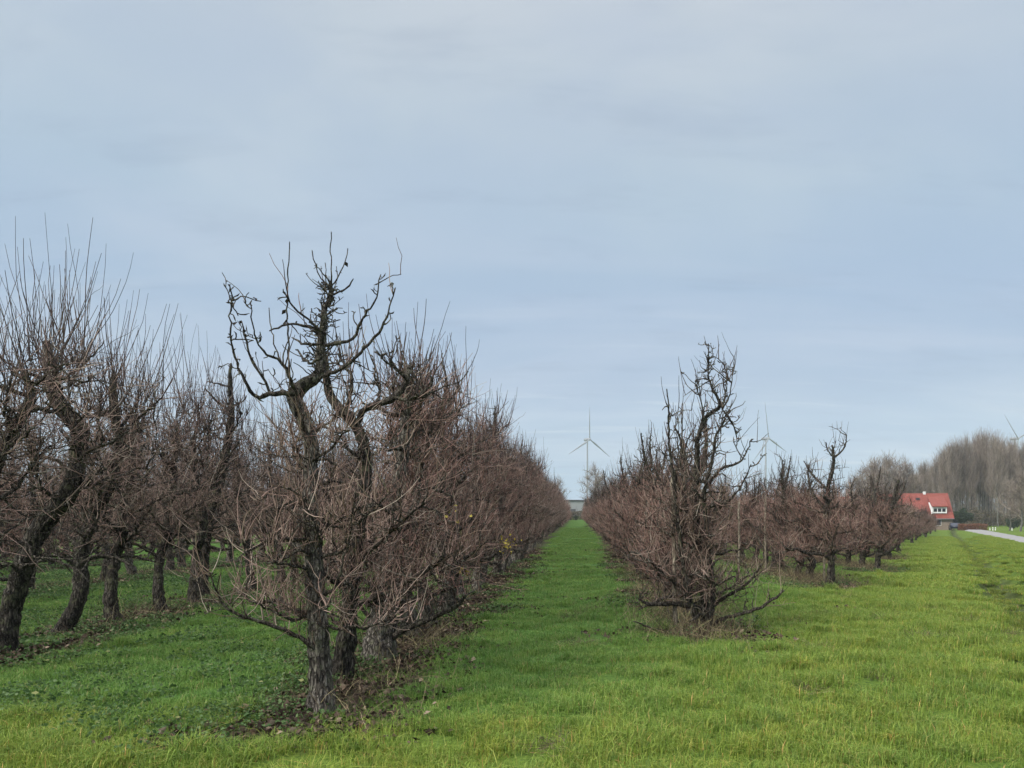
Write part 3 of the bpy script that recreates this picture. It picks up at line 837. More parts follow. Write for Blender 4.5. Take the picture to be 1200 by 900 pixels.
for xr in (-24.5, -29, -33.5, -38):
    row(xr, max(8, -xr * 1.28), 0, PA, 0, 0, '', '', '')


# one object for the uncounted trees far down the rows and for ground cover: its mesh holds the variants and
# loose points; a geometry node tree puts a variant on every point
def scatter(name, variants, points, mat, label=None, kind='stuff', smooth=True):
    """variants: list of (V, F, tone) ; points: list of arrays (x,y,z,rz,scale) per variant"""
    Vs, Fs, Ts, part, rot, scl, off = [], [], [], [], [], [], 0
    for k, (v, f, t) in enumerate(variants):
        Vs.append(v); Fs.append(f + off); Ts.append(t); off += len(v)
        part.append(np.full(len(v), k + 1)); rot.append(np.zeros(len(v))); scl.append(np.ones(len(v)))
    for k, p in enumerate(points):
        p = np.asarray(p, float).reshape(-1, 5)
        Vs.append(p[:, :3]); Ts.append(np.zeros(len(p))); part.append(np.full(len(p), -(k + 1))); rot.append(p[:, 3]); scl.append(p[:, 4])
    o = mesh_obj(name, np.concatenate(Vs), np.concatenate(Fs), mat, None, np.concatenate(Ts), smooth,
                 {'part': ('INT', np.concatenate(part).astype(np.int32)), 'rot': ('FLOAT', np.concatenate(rot).astype(np.float32)), 'scl': ('FLOAT', np.concatenate(scl).astype(np.float32))})
    ng = bpy.data.node_groups.new(name + '_scatter', 'GeometryNodeTree')
    ng.interface.new_socket('Geometry', in_out='INPUT', socket_type='NodeSocketGeometry')
    ng.interface.new_socket('Geometry', in_out='OUTPUT', socket_type='NodeSocketGeometry')
    N, L = ng.nodes, ng.links
    gi = N.new('NodeGroupInput'); go = N.new('NodeGroupOutput'); jn = N.new('GeometryNodeJoinGeometry')
    def named(nm, typ):
        n = N.new('GeometryNodeInputNamedAttribute'); n.data_type = typ; n.inputs[0].default_value = nm; return n.outputs[0]
    pa, ro, sca = named('part', 'INT'), named('rot', 'FLOAT'), named('scl', 'FLOAT')
    cx = N.new('ShaderNodeCombineXYZ'); L.new(ro, cx.inputs[2])
    def sel(val):
        c = N.new('FunctionNodeCompare'); c.data_type = 'INT'; c.operation = 'EQUAL'
        ins = [s for s in c.inputs if s.type == 'INT']; L.new(pa, ins[0]); ins[1].default_value = val
        s = N.new('GeometryNodeSeparateGeometry'); s.domain = 'POINT'; L.new(gi.outputs[0], s.inputs[0]); L.new(c.outputs[0], s.inputs[1]); return s.outputs[0]
    for k in range(len(variants)):
        iop = N.new('GeometryNodeInstanceOnPoints'); L.new(sel(-(k + 1)), iop.inputs['Points']); L.new(sel(k + 1), iop.inputs['Instance'])
        L.new(cx.outputs[0], iop.inputs['Rotation']); L.new(sca, iop.inputs['Scale']); L.new(iop.outputs[0], jn.inputs[0])
    L.new(jn.outputs[0], go.inputs[0])
    m = o.modifiers.new('scatter', 'NODES'); m.node_group = ng
    return tag(o, label, None, None, kind)


REST = [r for r in REST if not (r[0] < -3 and r[1] * 1.05 < -r[0] - 1)]
var = [cat_arrays([p[1:4] for p in pr.arr]) for pr in (PA[0], PB[0], PB[1], PB[2])]
ps = [[], [], [], []]
for r in REST: ps[rg.integers(1, 4) if r[0] > -3 else rg.integers(0, 4)].append(r)
scatter('far_orchard', var, ps, M_twig_r, 'mass of bare pear trees far down the rows')


# ------------------------------------------------------------------ grass, weeds, leaf litter
def blades(size, n, h, w, g, lean=.5):
    b = np.zeros((n, 3)); b[:, :2] = g.uniform(-size / 2, size / 2, (n, 2))
    # tufts: pull blades to clump centres
    c = g.uniform(-size / 2, size / 2, (max(6, n // 22), 2)); i = g.integers(0, len(c), n)
    b[:, :2] = b[:, :2] * .55 + c[i] * .45
    b[:, 2] = -.012
    th = c[i][:, 0] * 40 % 6.28
    a = g.uniform(0, 6.28, n); hh = g.uniform(*h, n) * (.75 + .5 * (np.sin(th) * .5 + .5)); ww = g.uniform(.7, 1.3, n) * w
    d = np.column_stack([np.cos(a), np.sin(a), np.zeros(n)]); s = np.column_stack([-np.sin(a), np.cos(a), np.zeros(n)])
    ln = np.abs(g.normal(0, lean, n))[:, None]
    mid = b + d * ln * hh[:, None] * .3; mid[:, 2] += hh * .6
    tip = b + d * ln * hh[:, None]; tip[:, 2] += hh * (1 - .25 * np.minimum(ln[:, 0], 1.5))
    W2 = ww[:, None] / 2
    Vt = np.stack([b - s * W2, b + s * W2, mid - s * W2 * .8, mid + s * W2 * .8, tip], 1).reshape(-1, 3)
    k = np.arange(n)[:, None] * 5
    Fc = np.concatenate([k + [0, 1, 3], k + [0, 3, 2], k + [2, 3, 4]])
    return Vt, Fc, np.repeat(g.random(n), 5)


g = np.random.default_rng(77)


def strip_dist(x, y):
    """distance from the nearest row line (big where no row grows)"""
    d = np.full(np.shape(x), 9.0)
    for xr in ROWS_L + ROWS_R:
        d = np.where(y > ROW_Y0[xr] - .5, np.minimum(d, np.abs(x - xr)), d)
    return d


def cells(y0, y1, step, jit=.3, dens=1.0):
    out = []
    y = y0
    while y < y1:
        xs = np.arange(-.80 * y - 1.5, .63 * y + 1.5, step)
        xx = xs + g.uniform(-jit, jit, len(xs)) * step; yy = y + g.uniform(-jit, jit, len(xs)) * step
        out.append(np.column_stack([xx, yy])); y += step
    p = np.concatenate(out)
    return p[g.random(len(p)) < dens]


def pts5(p, s0=.85, s1=1.15):
    return np.column_stack([p, ground(p[:, 0], p[:, 1]), g.uniform(0, 6.28, len(p)), g.uniform(s0, s1, len(p))])


gv = [blades(.62, 1300, (.035, .075), .0045, g, .8), blades(.62, 1200, (.04, .095), .0048, g, .9), blades(.62, 1100, (.05, .125), .005, g, .9),
      blades(1.25, 2200, (.025, .07), .0085, g, .8), blades(1.25, 2200, (.04, .11), .009, g, .9), blades(.3, 420, (.09, .19), .0055, g, 1.1)]
gp = [[] for _ in gv]
p = cells(3.6, 17, .40, .55); v = V_of(p[:, 0], p[:, 1]); sdist = strip_dist(p[:, 0], p[:, 1]) + g.normal(0, .15, len(p))
keep = ((sdist > .62) | (g.random(len(p)) < .22))
p, v = p[keep], v[keep]
nz = np.sin(p[:, 0] * 1.7 + p[:, 1]) + np.sin(p[:, 1] * 2.3 - p[:, 0] * .8)
long_ = ((p[:, 1] < 6.3 + .35 * nz) | (v > -2.2 + .5 * nz)) & (g.random(len(p)) < .62)
ch = np.where(long_, 2, g.integers(0, 2, len(p)))
for k in range(3): gp[k].append(pts5(p[ch == k]))
p = cells(17, 80, .85, .55); v = V_of(p[:, 0], p[:, 1]); ue = p[:, 0] * TAN * CV + p[:, 1] * CV; ra, rb = road_edges(ue)
sdist = strip_dist(p[:, 0], p[:, 1])
keep = (sdist > .7) & ~((v > ra - .12) & (v < rb + .12)) & ((v > -3) | (np.abs(p[:, 0]) < 14)); p, v = p[keep], v[keep]
ch = np.where((v > -1.5) & (g.random(len(p)) < .5), 4, 3)
for k in (3, 4): gp[k].append(pts5(p[ch == k]))
p = cells(4.2, 34, .8, .6); v = V_of(p[:, 0], p[:, 1]); s = strip_dist(p[:, 0], p[:, 1])
p = p[(g.random(len(p)) < np.where(v > -2.6, .30, np.where(p[:, 1] < 6.6, .30, np.where(s < 1.25, .16, .03)))) & (s > .4)]
gp[5].append(pts5(p, .6, 1.2))
scatter('grass', gv, [np.concatenate(q) for q in gp], M_grass, 'short green grass of the aisle and verge', smooth=False)


def broad(size, n, hgt, ls, g):
    S = np.zeros((n, 3)); S[:, :2] = g.uniform(-size / 2, size / 2, (n, 2)); S[:, 2] = g.uniform(.004, hgt, n)
    D = g.normal(0, 1, (n, 3)); D[:, 2] = g.normal(.12, .25, n)
    return leaf_mesh(S, D, ls, g, .2)


# low broad-leaved weeds on the left lawn and under the rows
wv = [broad(.6, 360, .085, (.016, .036), g), broad(.6, 200, .10, (.022, .05), g)]
p = cells(4.6, 26, .45)
s = strip_dist(p[:, 0], p[:, 1])
pr = np.where((p[:, 0] < -2.2) & (p[:, 1] > 5.7), .45, 0) + np.where((s < 1.0), .30, 0) + np.where((p[:, 0] > -2.2) & (s > 1), .006, 0)
p = p[g.random(len(p)) < pr]
ch = g.integers(0, 2, len(p))
scatter('weeds', wv, [pts5(p[ch == k], .7, 1.25) for k in range(2)], M_weed, 'low broad leaved weeds among the grass', smooth=False)

# fallen leaves
lv = [broad(.7, 120, .05, (.03, .075), g), broad(.7, 45, .04, (.03, .07), g)]
p = cells(5.2, 34, .42)
s = strip_dist(p[:, 0], p[:, 1]) + g.normal(0, .12, len(p))
left = p[:, 0] < 0
pr = np.where(s < .75, np.where(left, .9, .3), np.where(s < 1.35, np.where(left, .22, .08), np.where(left & (p[:, 1] > 6), .035, .012)))
p = p[g.random(len(p)) < pr]; s = strip_dist(p[:, 0], p[:, 1])
ch = np.where(s < .7, 0, 1)
scatter('fallen_leaves', lv, [pts5(p[ch == k], .8, 1.2) for k in range(2)], M_litter, 'brown fallen leaves under the pear rows', smooth=False)


# dry stalks and suckers at the feet of the rows
def stalks(n, size, L, g, up):
    S = np.zeros((n, 3)); S[:, :2] = g.normal(0, size / 2.5, (n, 2))
    D = nrm(np.column_stack([g.normal(0, .7, n), g.normal(0, .7, n), np.abs(g.normal(up, .4, n))]))
    P = np.empty((n, 4, 3)); P[:, 0] = S; ln = g.uniform(*L, (n, 1))
    for j in range(1, 4):
        D = nrm(D + g.normal(0, .22, (n, 3)) - [0, 0, .06]); P[:, j] = P[:, j - 1] + D * ln / 3
    P[:, :, 2] = np.maximum(P[:, :, 2], .01)
    v, q, t = tube_arrays(P, np.full((n, 4), .0022) * np.linspace(1, .5, 4), 3, g.random(n))
    return v, q, t


sv = [stalks(70, .7, (.15, .45), g, .8), stalks(110, .3, (.08, .2), g, .35)]
q0 = []
for xr in ROWS_R + ROWS_L[:3]:
    n = 80 if xr > 0 else 22
    yy = ROW_Y0[xr] + g.exponential(7, n); xx = xr + g.normal(0, .32, n); q0.append(np.column_stack([xx, yy]))
q0.append(np.column_stack([1.75 + g.normal(0, .35, 12), 10.6 + g.normal(0, .4, 12)]))
q0 = np.concatenate(q0)
q1 = np.array([(4.5, 10.05), (4.75, 9.95), (4.62, 9.85), (5.0, 10.0), (5.45, 9.65), (5.6, 9.75), (5.3, 16.8), (5.6, 16.5), *zip(g.uniform(-.5, 6.5, 26), g.uniform(5.2, 16, 26))])
scatter('dry_stalks', sv, [pts5(q0, .7, 1.2), pts5(q1, .8, 1.1)], M_stalk, 'dry stalks and straw at the feet of the trees', smooth=False)

# ------------------------------------------------------------------ yellow leaves left on two trees of the left row


def yellow_on(x, y, n, spread, label):
    S = g.normal(0, spread, (n, 3)) + np.array([x, y, 0])
    return S


def nearest_tree(x, y):
    c = [o for o in COL.objects if o.type == 'EMPTY' and o.name.startswith('pear_tree') and o.location.x < 0]
    return min(c, key=lambda o: (o.location.x - x) ** 2 + (o.location.y - y) ** 2)


for (px, py, d, n, sp) in [(595, 637, 12.8, 46, .075), (545, 667, 9.3, 7, .05), (533, 603, 9.0, 6, .06), (790, 752, 10.3, 0, .1)]:
    if not n: continue
    c = at(px, py, d); e = nearest_tree(-2.15, d)
    mw = Matrix.LocRotScale(e.location, e.rotation_euler, e.scale).inverted()
    S = np.array([np.array(mw @ (c + Vector(g.normal(0, sp, 3)))) for _ in range(n)])
    v, f, t = leaf_mesh(S, g.normal(0, 1, (n, 3)) + [0, 0, -.5], (.035, .06), g)
    mesh_obj('yellow_leaves', v, f, M_yellow, e, t, False)


# ------------------------------------------------------------------ stakes and posts
M_wood = material('weathered_wood', bark_fn((.16, .13, .10), (.34, .29, .22), (.48, .42, .33), (.36, .33, .24), .8))
M_moss = material('mossy_wood', bark_fn((.05, .055, .012), (.12, .13, .03), (.20, .21, .06), (.16, .19, .05), .8))


def stake(px, ytop, d, r, label, mat, name='tree_stake', tilt=0, yb=None):
    x = (px - 677) / 900 * d; top = EYE + (600 - ytop) / 900 * d; z0 = gz(x, d) - .1
    gg = np.random.default_rng(int(px * 7)); n = 8
    P = np.column_stack([np.linspace(0, tilt, n) + gg.normal(0, .006, n), gg.normal(0, .006, n), np.linspace(0, top - z0, n)])
    v, q, t = limb_arrays([(P, np.full(n, r) * gg.uniform(.9, 1.1, n))], 9, gg)
    o = mesh_obj(name, v, q, mat, None, t); o.location = (x, d, z0)
    return tag(o, label, 'stake')


stake(792, 563, 10.66, .03, 'pale broken wooden stake inside the first tree right of the grass aisle', M_wood, tilt=-.05)
stake(866, 588, 20.6, .026, 'pale thin stake in the second right row, between the two nearest right hand trees', M_wood)
stake(897, 582, 21.9, .03, 'pale wooden stake in the second right row, left of that row\'s first tree', M_wood)
stake(966, 596, 17.9, .03, 'pale stake standing close against the trunk with spreading low arms', M_wood)
stake(408, 757, 7.9, .036, 'short mossy green post between the two nearest trunks', M_moss, 'short_post')


# ------------------------------------------------------------------ far bare trees
def far_tree(seed, H, fast=True, n=1500, r0=.2, clear=.28, twl=(1.2, 3.2), rad=.02):
    g = np.random.default_rng(seed)
    z = np.linspace(-.3, H, 12); w = np.cumsum(g.normal(0, .10, (12, 2)), 0)
    tr = (np.column_stack([w, z]), r0 * np.interp(z / H, [0, .3, 1], [1.2, .85, .12]))
    limbs = []
    for q in np.linspace(clear, .92, 26):
        a = g.uniform(0, 6.28); s = np.array([np.interp(q * H, z, w[:, 0]), np.interp(q * H, z, w[:, 1]), q * H])
        L = H * (.26 if fast else .40) * (1.15 - q) * g.uniform(.8, 1.3); e = g.uniform(1.0, 2.0) if fast else g.uniform(.15, 1.0)
        d = np.array([math.cos(a), math.sin(a), e]); d /= np.linalg.norm(d); P = [s]
        for k in range(5):
            d = nrm(d + g.normal(0, .10, 3) + [0, 0, .10]); P.append(P[-1] + d * L / 5)
        limbs.append((np.array(P), np.linspace(r0 * .36 * (1.1 - q), .02, 6)))
    hosts = [P for P, r in limbs] + [tr[0][5:]]
    P2, R2 = grow(hosts, 220, g, (H * .05, H * .15), .03, .014, .9 if fast else .4, .5, .16, .14, 5, z_band(clear * H, 99, H * .12))
    P3, R3 = grow(hosts + aslist(P2), n, g, twl, rad, rad * .5, 1.3 if fast else .35, .5, .16, .12, 4, z_band(clear * H, 99, H * .12))
    v0 = limb_arrays([tr], 8, g); v1 = limb_arrays(limbs, 5, g)
    return dict(trunk=v0, crown=cat_arrays([v1, tube_arrays(P2, R2, 4, g.random(len(P2))), tube_arrays(P3, R3, 3, g.random(len(P3)))]), H=H)


class FarProto:
    def __init__(s, name, arr): s.a = arr; s.me = None; s.name = name
    def place(s, x, y, H, label, group, rz, wide=1.0):
        k = H / s.a['H']
        e = empty(s.name, (x, y, gz(x, y)), label, 'tree', group, rz); e.scale = (k * wide, k * wide, k)
        if s.me is None:
            a = mesh_obj('trunk', *s.a['trunk'][:2], M_fartrunk, e, s.a['trunk'][2]); b = mesh_obj('crown', *s.a['crown'][:2], M_far, e, s.a['crown'][2]); s.me = (a.data, b.data)
        else:
            for nm, me in zip(('trunk', 'crown'), s.me):
                o = bpy.data.objects.new(nm, me); COL.objects.link(o); o.parent = e
        return e


FP = [FarProto('poplar_tree', far_tree(500 + i, 20, True, 1300, .2, .24, (1.4, 4.2), .019)) for i in range(4)]
FR = [FarProto('bare_tree', far_tree(520 + i, 12, False, 1500, .17, .2, (.7, 2.0), .016)) for i in range(3)]
fg = np.random.default_rng(9)
prof = [(1060, 556), (1075, 550), (1090, 541), (1100, 532), (1110, 526), (1122, 520), (1135, 515), (1150, 511), (1165, 516), (1178, 518), (1190, 522), (1204, 524), (1220, 520), (1240, 522)]
for i in range(64):
    px = 1066 + (1240 - 1066) * ((i * .618) % 1)
    d = fg.uniform(185, 245); x = (px - 677) / 900 * d
    ty = np.interp(px, [q[0] for q in prof], [q[1] for q in prof]) + abs(fg.normal(0, 6)) + (3 if d > 215 else 0)
    H = EYE + (600 - ty) / 900 * d - gz(x, d)
    FP[i % 4].place(x, d, H, 'tall bare poplar in the wood behind the red roofed house', 'poplars of the wood behind the house', fg.uniform(0, 6.28), fg.uniform(.75, 1.0) * min(1.3, 20 / H))
for i in range(26):
    px = 1082 + i * 5.6 + fg.normal(0, 2); d = fg.uniform(232, 262); x = (px - 677) / 900 * d
    FR[i % 3].place(x, d, fg.uniform(7.5, 11), 'low bushy bare tree filling the gaps behind the poplar trunks', 'low trees behind the poplar trunks', fg.uniform(0, 6.28), 1.25)
prof = [(992, 566), (1005, 553), (1018, 545), (1030, 540), (1042, 538), (1054, 541), (1066, 548), (1076, 553)]
for i, px in enumerate([994, 1003, 1011, 1019, 1027, 1035, 1043, 1051, 1060, 1068, 1030, 1047]):
    d = fg.uniform(175, 200); x = (px - 677) / 900 * d
    H = EYE + (600 - np.interp(px, [q[0] for q in prof], [q[1] for q in prof])) / 900 * d - gz(x, d)
    FR[i % 3].place(x, d, H, 'round headed bare tree left of the poplars, behind the orchard and the red roof', 'round bare trees left of the poplars', fg.uniform(0, 6.28), 1.0)
for px, ty, d, lab in [(696, 548, 175, 'pale bare tree at the far end of the aisle, above the right row'), (708, 556, 185, 'bare tree just right of the pale one at the far end of the aisle'),
                       (652, 562, 180, 'bare tree at the far end of the aisle, behind the left row'),
                       (1196, 556, 118, 'brown bushy bare tree at the right picture edge, before the poplars'), (1183, 572, 126, 'smaller bushy bare tree left of the one at the right picture edge')]:
    x = (px - 677) / 900 * d; H = EYE + (600 - ty) / 900 * d - gz(x, d)
    FR[int(px) % 3].place(x, d, H, lab, None, fg.uniform(0, 6.28), 1.15)

# ------------------------------------------------------------------ house and barn
def tile_fn(c0, c1):
    def fn(t, b):
        p = objpos(t)
        w = t.new('ShaderNodeTexBrick'); w.inputs['Scale'].default_value = 1.0
        w.inputs['Brick Width'].default_value = .3; w.inputs['Row Height'].default_value = .28; w.inputs['Mortar Size'].default_value = .025
        t.put(w.inputs['Vector'], p); w.inputs['Color1'].default_value = (*c0, 1); w.inputs['Color2'].default_value = (*c1, 1); w.inputs['Mortar'].default_value = tuple(q * .4 for q in c0) + (1,)
        c = t.mix(t.m('MULTIPLY', t.step(t.noise(p, .9, 4), .45, .75), .4), w.outputs[0], tuple(q * .5 for q in c0) + (1,))
        t.put(b.inputs['Base Color'], c)
    return fn


def brick_fn(t, b):
    p = objpos(t); x, y, z = t.sep(p)[0:3]
    w = t.new('ShaderNodeTexBrick'); t.put(w.inputs['Vector'], t.comb(t.m('ADD', x, y), z, 0)); w.inputs['Scale'].default_value = 1
    w.inputs['Brick Width'].default_value = .22; w.inputs['Row Height'].default_value = .07; w.inputs['Mortar Size'].default_value = .01
    w.inputs['Color1'].default_value = (.17, .115, .085, 1); w.inputs['Color2'].default_value = (.23, .165, .12, 1); w.inputs['Mortar'].default_value = (.25, .23, .2, 1)
    t.put(b.inputs['Base Color'], w.outputs[0])


M_tile = material('red_roof_tile', tile_fn((.235, .062, .045), (.19, .046, .034)), .7)
M_brick = material('brown_brick', brick_fn, .9)
M_white = flat('white_paint', (.74, .74, .72), .5, .1)
M_glass = flat('window_glass', (.02, .024, .03), .1, .1)
M_dark = flat('dark_grey', (.05, .05, .055), .6)
M_grey = flat('light_grey', (.27, .28, .285), .6)


def gable(bm, L, D, zb, ze, zr, ov=.35, th=.18):
    """two roof slabs over a plan 0..L along x, 0..D along y"""
    for s in (0, 1):
        y0, y1 = ((-ov, D / 2) if s == 0 else (D + ov, D / 2))
        ze2 = ze - (zr - ze) / (D / 2) * ov
        vs = [bm.verts.new(q) for q in ((-ov, y0, ze2), (L + ov, y0, ze2), (L + ov, y1, zr), (-ov, y1, zr))]
        up = [bm.verts.new((q.co.x, q.co.y, q.co.z + th)) for q in vs]
        for f in (vs[::-1], up, *[(vs[i], vs[(i + 1) % 4], up[(i + 1) % 4], up[i]) for i in range(4)]): bm.faces.new(f)


def house():
    C = (73.4, 150.5); z0 = gz(*C) - .05
    e = empty('farmhouse', (C[0], C[1], z0), 'brick farmhouse with red tiled roof and white dormer beyond the orchard', 'house', None, R(180 - 12))
    # local x runs to the left along the front, local -y faces away; flip y so front is y=0 and depth is negative
    L, D, he, hr = 13.0, 9.0, 2.6, 7.2
    bm = bmesh.new(); box(bm, 0, L, -D, 0, 0, he)
    for x in (.0, L - .3):
        prism_pts = [(-D, he), (0, he), (-D / 2, hr - .15)]
        a = [bm.verts.new((x, y, z)) for y, z in prism_pts]; b = [bm.verts.new((x + .3, y, z)) for y, z in prism_pts]
        bm.faces.new(a); bm.faces.new(b[::-1])
        for i in range(3): bm.faces.new((a[i], b[i], b[(i + 1) % 3], a[(i + 1) % 3]))
    bm_obj('wall', bm, M_brick, e)
    bm = bmesh.new(); gable(bm, L, -D, 0, he, hr, -.0)
    # overhang on the front
    bm.free(); bm = bmesh.new()
    k = (hr - he) / (D / 2); ov = .4
    for sgn in (1, -1):
        y0 = ov if sgn > 0 else -D - ov; ze = he - k * ov
        vs = [bm.verts.new(q) for q in ((-.3, y0, ze), (L + .3, y0, ze), (L + .3, -D / 2, hr), (-.3, -D / 2, hr))]
        up = [bm.verts.new((q.co.x, q.co.y, q.co.z + .2)) for q in vs]
        for f in (vs, up[::-1], *[(vs[i], up[i], up[(i + 1) % 4], vs[(i + 1) % 4]) for i in range(4)]): bm.faces.new(f)
    rf = bm_obj('roof', bm, M_tile, e)
    bm = bmesh.new(); box(bm, 3.9, 4.4, -D / 2 - .25, -D / 2 + .25, hr - .1, hr + .55, .03); bm_obj('chimney', bm, M_white, rf)
    bm = bmesh.new(); yy = -1.35; box(bm, 5.3, 6.0, -3.72, -3.02, 6.0, 6.45, .03); bm_obj('skylight', bm, M_dark, rf)
    bm = bmesh.new(); box(bm, -.3, L + .3, ov, ov + .12, he - k * ov - .02, he - k * ov + .1, .02); bm_obj('gutter', bm, M_grey, rf)
    # dormer: white cheeks and front, red lean-to roof
    dz0, dz1 = he + .75, he + 2.0
    dm = bmesh.new(); prism(dm, [(.9, dz0), (3.5, dz0), (3.5, dz1), (.9, dz1)], -2.6, -.25); d = bm_obj('dormer', dm, M_white, e)
    bm = bmesh.new()
    vs = [(.65, .05, dz1), (3.75, .05, dz1), (3.75, -4.0, dz1 + 2.05), (.65, -4.0, dz1 + 2.05)]
    a = [bm.verts.new(q) for q in vs]; b = [bm.verts.new((q[0], q[1], q[2] + .16)) for q in vs]
    for f in (a, b[::-1], *[(a[i], b[i], b[(i + 1) % 4], a[(i + 1) % 4]) for i in range(4)]): bm.faces.new(f)
    bm_obj('dormer_roof', bm, M_tile, d)
    bm = bmesh.new(); prism(bm, [(3.55, dz0), (3.68, dz0), (3.68, dz1)], -2.5, -.2)
    bm.free(); bm = bmesh.new()
    a = [bm.verts.new((3.56, y, z)) for y, z in ((.0, dz0 - .15), (-.9, dz1 + .1), (-2.6, dz1 + .9), (-2.2, dz1 + .35), (-.2, dz0 + .1))]
    for x in (0,):
        f = bm.faces.new(a); r = bmesh.ops.extrude_face_region(bm, geom=[f]); bmesh.ops.translate(bm, vec=(.22, 0, 0), verts=[v for v in r['geom'] if isinstance(v, bmesh.types.BMVert)])
    bm_obj('barge_board', bm, M_white, d)
    for x in (1.15, 1.93, 2.71):
        w = bmesh.new(); box(w, x, x + .62, -.252, -.235, dz0 + .28, dz1 - .32); wo = bm_obj('window', w, M_glass, d)
    # ground-floor window and door in the long front
    for x in (2.0, 5.2, 9.5):
        w = bmesh.new(); box(w, x, x + 1.3, -.02, .04, .9, 2.1, .01); wo = bm_obj('window', w, M_white, e)
        w = bmesh.new(); box(w, x + .08, x + 1.22, .042, .055, .98, 2.02); bm_obj('pane', w, M_glass, wo)
    w = bmesh.new(); box(w, 7.6, 8.6, -.02, .04, 0, 2.1, .01); bm_obj('door', w, M_dark, e)
    # barn to the left, almost hidden by the orchard
    C2 = (57.5, 158); z2 = gz(*C2)
    e2 = empty('barn', (C2[0], C2[1], z2 - .05), 'low barn whose dull red roof shows through the treetops left of the farmhouse', 'barn', None, R(180 - 8))
    L, D, he, hr = 11, 8, 2.8, 6.6
    bm = bmesh.new(); box(bm, 0, L, -D, 0, 0, he); bm_obj('wall', bm, M_brick, e2)
    bm = bmesh.new(); k = (hr - he) / (D / 2)
    prism2 = [(ov, he - k * ov), (-D / 2, hr), (-D - ov, he - k * ov), (-D - ov, he - k * ov + .2), (-D / 2, hr + .22), (ov, he - k * ov + .2)]
    a = [bm.verts.new((-.3, y, z)) for y, z in prism2]; b = [bm.verts.new((L + .3, y, z)) for y, z in prism2]
    bm.faces.new(a); bm.faces.new(b[::-1])
    for i in range(6): bm.faces.new((a[i], b[i], b[(i + 1) % 6], a[(i + 1) % 6]))
    bm_obj('roof', bm, M_tile, e2)
    bm = bmesh.new(); box(bm, 4, 7, .0, .06, 0, 2.5, .02); bm_obj('door', bm, M_dark, e2)


house()


# ------------------------------------------------------------------ bushes, hedges, car, marker posts, sheds
M_ever = material('evergreen_leaf', leafcol_fn([(0, (.012, .026, .012)), (.6, (.022, .042, .018)), (1, (.04, .06, .03))]), .6)
M_beech = material('beech_leaf', leafcol_fn([(0, (.10, .042, .026)), (.6, (.17, .075, .045)), (1, (.24, .13, .08))]), .8)
M_hedge = material('hedge_twig', leafcol_fn([(0, (.05, .045, .03)), (.6, (.10, .085, .055)), (1, (.17, .14, .09))]), .8)


def clump(name, loc, size, n, ls, mat, label, cat, seed, shape='dome', stem=True, grp=None):
    g = np.random.default_rng(seed)
    sx, sy, sz = size
    e = empty(name, loc, label, cat, grp)
    if shape == 'dome':
        u = nrm(g.normal(0, 1, (n, 3))); r = g.random((n, 1)) ** .33 * (1 + .12 * np.sin(u[:, :1] * 7 + seed) + .12 * np.sin(u[:, 2:] * 6))
        S = u * r * [sx / 2, sy / 2, sz * .5] + [0, 0, sz * .52]
    else:
        S = g.uniform(-.5, .5, (n, 3)) * [sx, sy, sz] + [0, 0, sz / 2 + .05]
        S[:, 2] += np.sin(S[:, 0] * 1.7) * .05 * sz
    S[:, 2] = np.maximum(S[:, 2], .03)
    D = g.normal(0, 1, (n, 3)) + [0, 0, .4]
    v, f, t = leaf_mesh(S, D, ls, g)
    mesh_obj('foliage', v, f, mat, e, t, False)
    m = 10
    T = np.zeros((m, 5, 3)); T[:, 0, :2] = g.uniform(-.3, .3, (m, 2)) * [sx if shape != 'dome' else .5, sy if shape != 'dome' else .5]
    for j in range(1, 5): T[:, j] = T[:, j - 1] + np.column_stack([g.normal(0, .05 * sx, m) if shape == 'dome' else g.normal(0, .05, m), g.normal(0, .05, m), np.full(m, sz * .2)])
    v, q, t = tube_arrays(T, np.tile(np.linspace(.05, .015, 5), (m, 1)), 5, g.random(m))
    mesh_obj('stem', v, q, M_barkdark, e, t)
    return e


def gp3(px, d, dz=0): x = (px - 677) / 900 * d; return (x, d, gz(x, d) + dz)


clump('evergreen_bush', gp3(1128, 152), (3.7, 3.2, 4.2), 5200, (.15, .32), M_ever, 'dark round evergreen bush beside the right end of the farmhouse', 'bush', 1)
clump('evergreen_bush', gp3(1187, 165), (2.6, 2.2, 2.7), 2400, (.12, .3), M_ever, 'small dark bush under the poplars near the right picture edge', 'bush', 2)
clump('beech_hedge', gp3(1140, 140), (5.2, .9, 1.15), 5200, (.08, .16), M_beech, 'low clipped red brown hedge right of the farmhouse where the road ends', 'hedge', 3, 'box')
clump('bare_shrub', gp3(1137, 144), (3.0, 1.4, 1.8), 1500, (.1, .2), M_hedge, 'greyish mound of shrub rising behind the red brown hedge', 'shrub', 4)
clump('hawthorn_hedge', (0.0, 155, gz(0, 155)), (9, 1.3, 1.75), 9000, (.08, .18), M_hedge, 'dull brown hedge closing the far end of the aisle', 'hedge', 5, 'box')
clump('evergreen_bush', (-.35, 152.8, gz(-.35, 152.8)), (.85, .8, 1.0), 500, (.06, .14), M_ever, 'tiny dark bush in front of the brown hedge at the aisle end', 'bush', 6)


for i in range(16):
    px = 1118 + i * 6.2 + fg.normal(0, 2); d = fg.uniform(178, 215); hh = fg.uniform(2.4, 5.0)
    clump('bare_shrub', gp3(px, d), (fg.uniform(3, 6), 2.5, hh), 900, (.14, .34), M_hedge, 'brown undergrowth shrub between the trunks of the poplar wood', 'shrub', 40 + i, grp='undergrowth shrubs in the poplar wood')


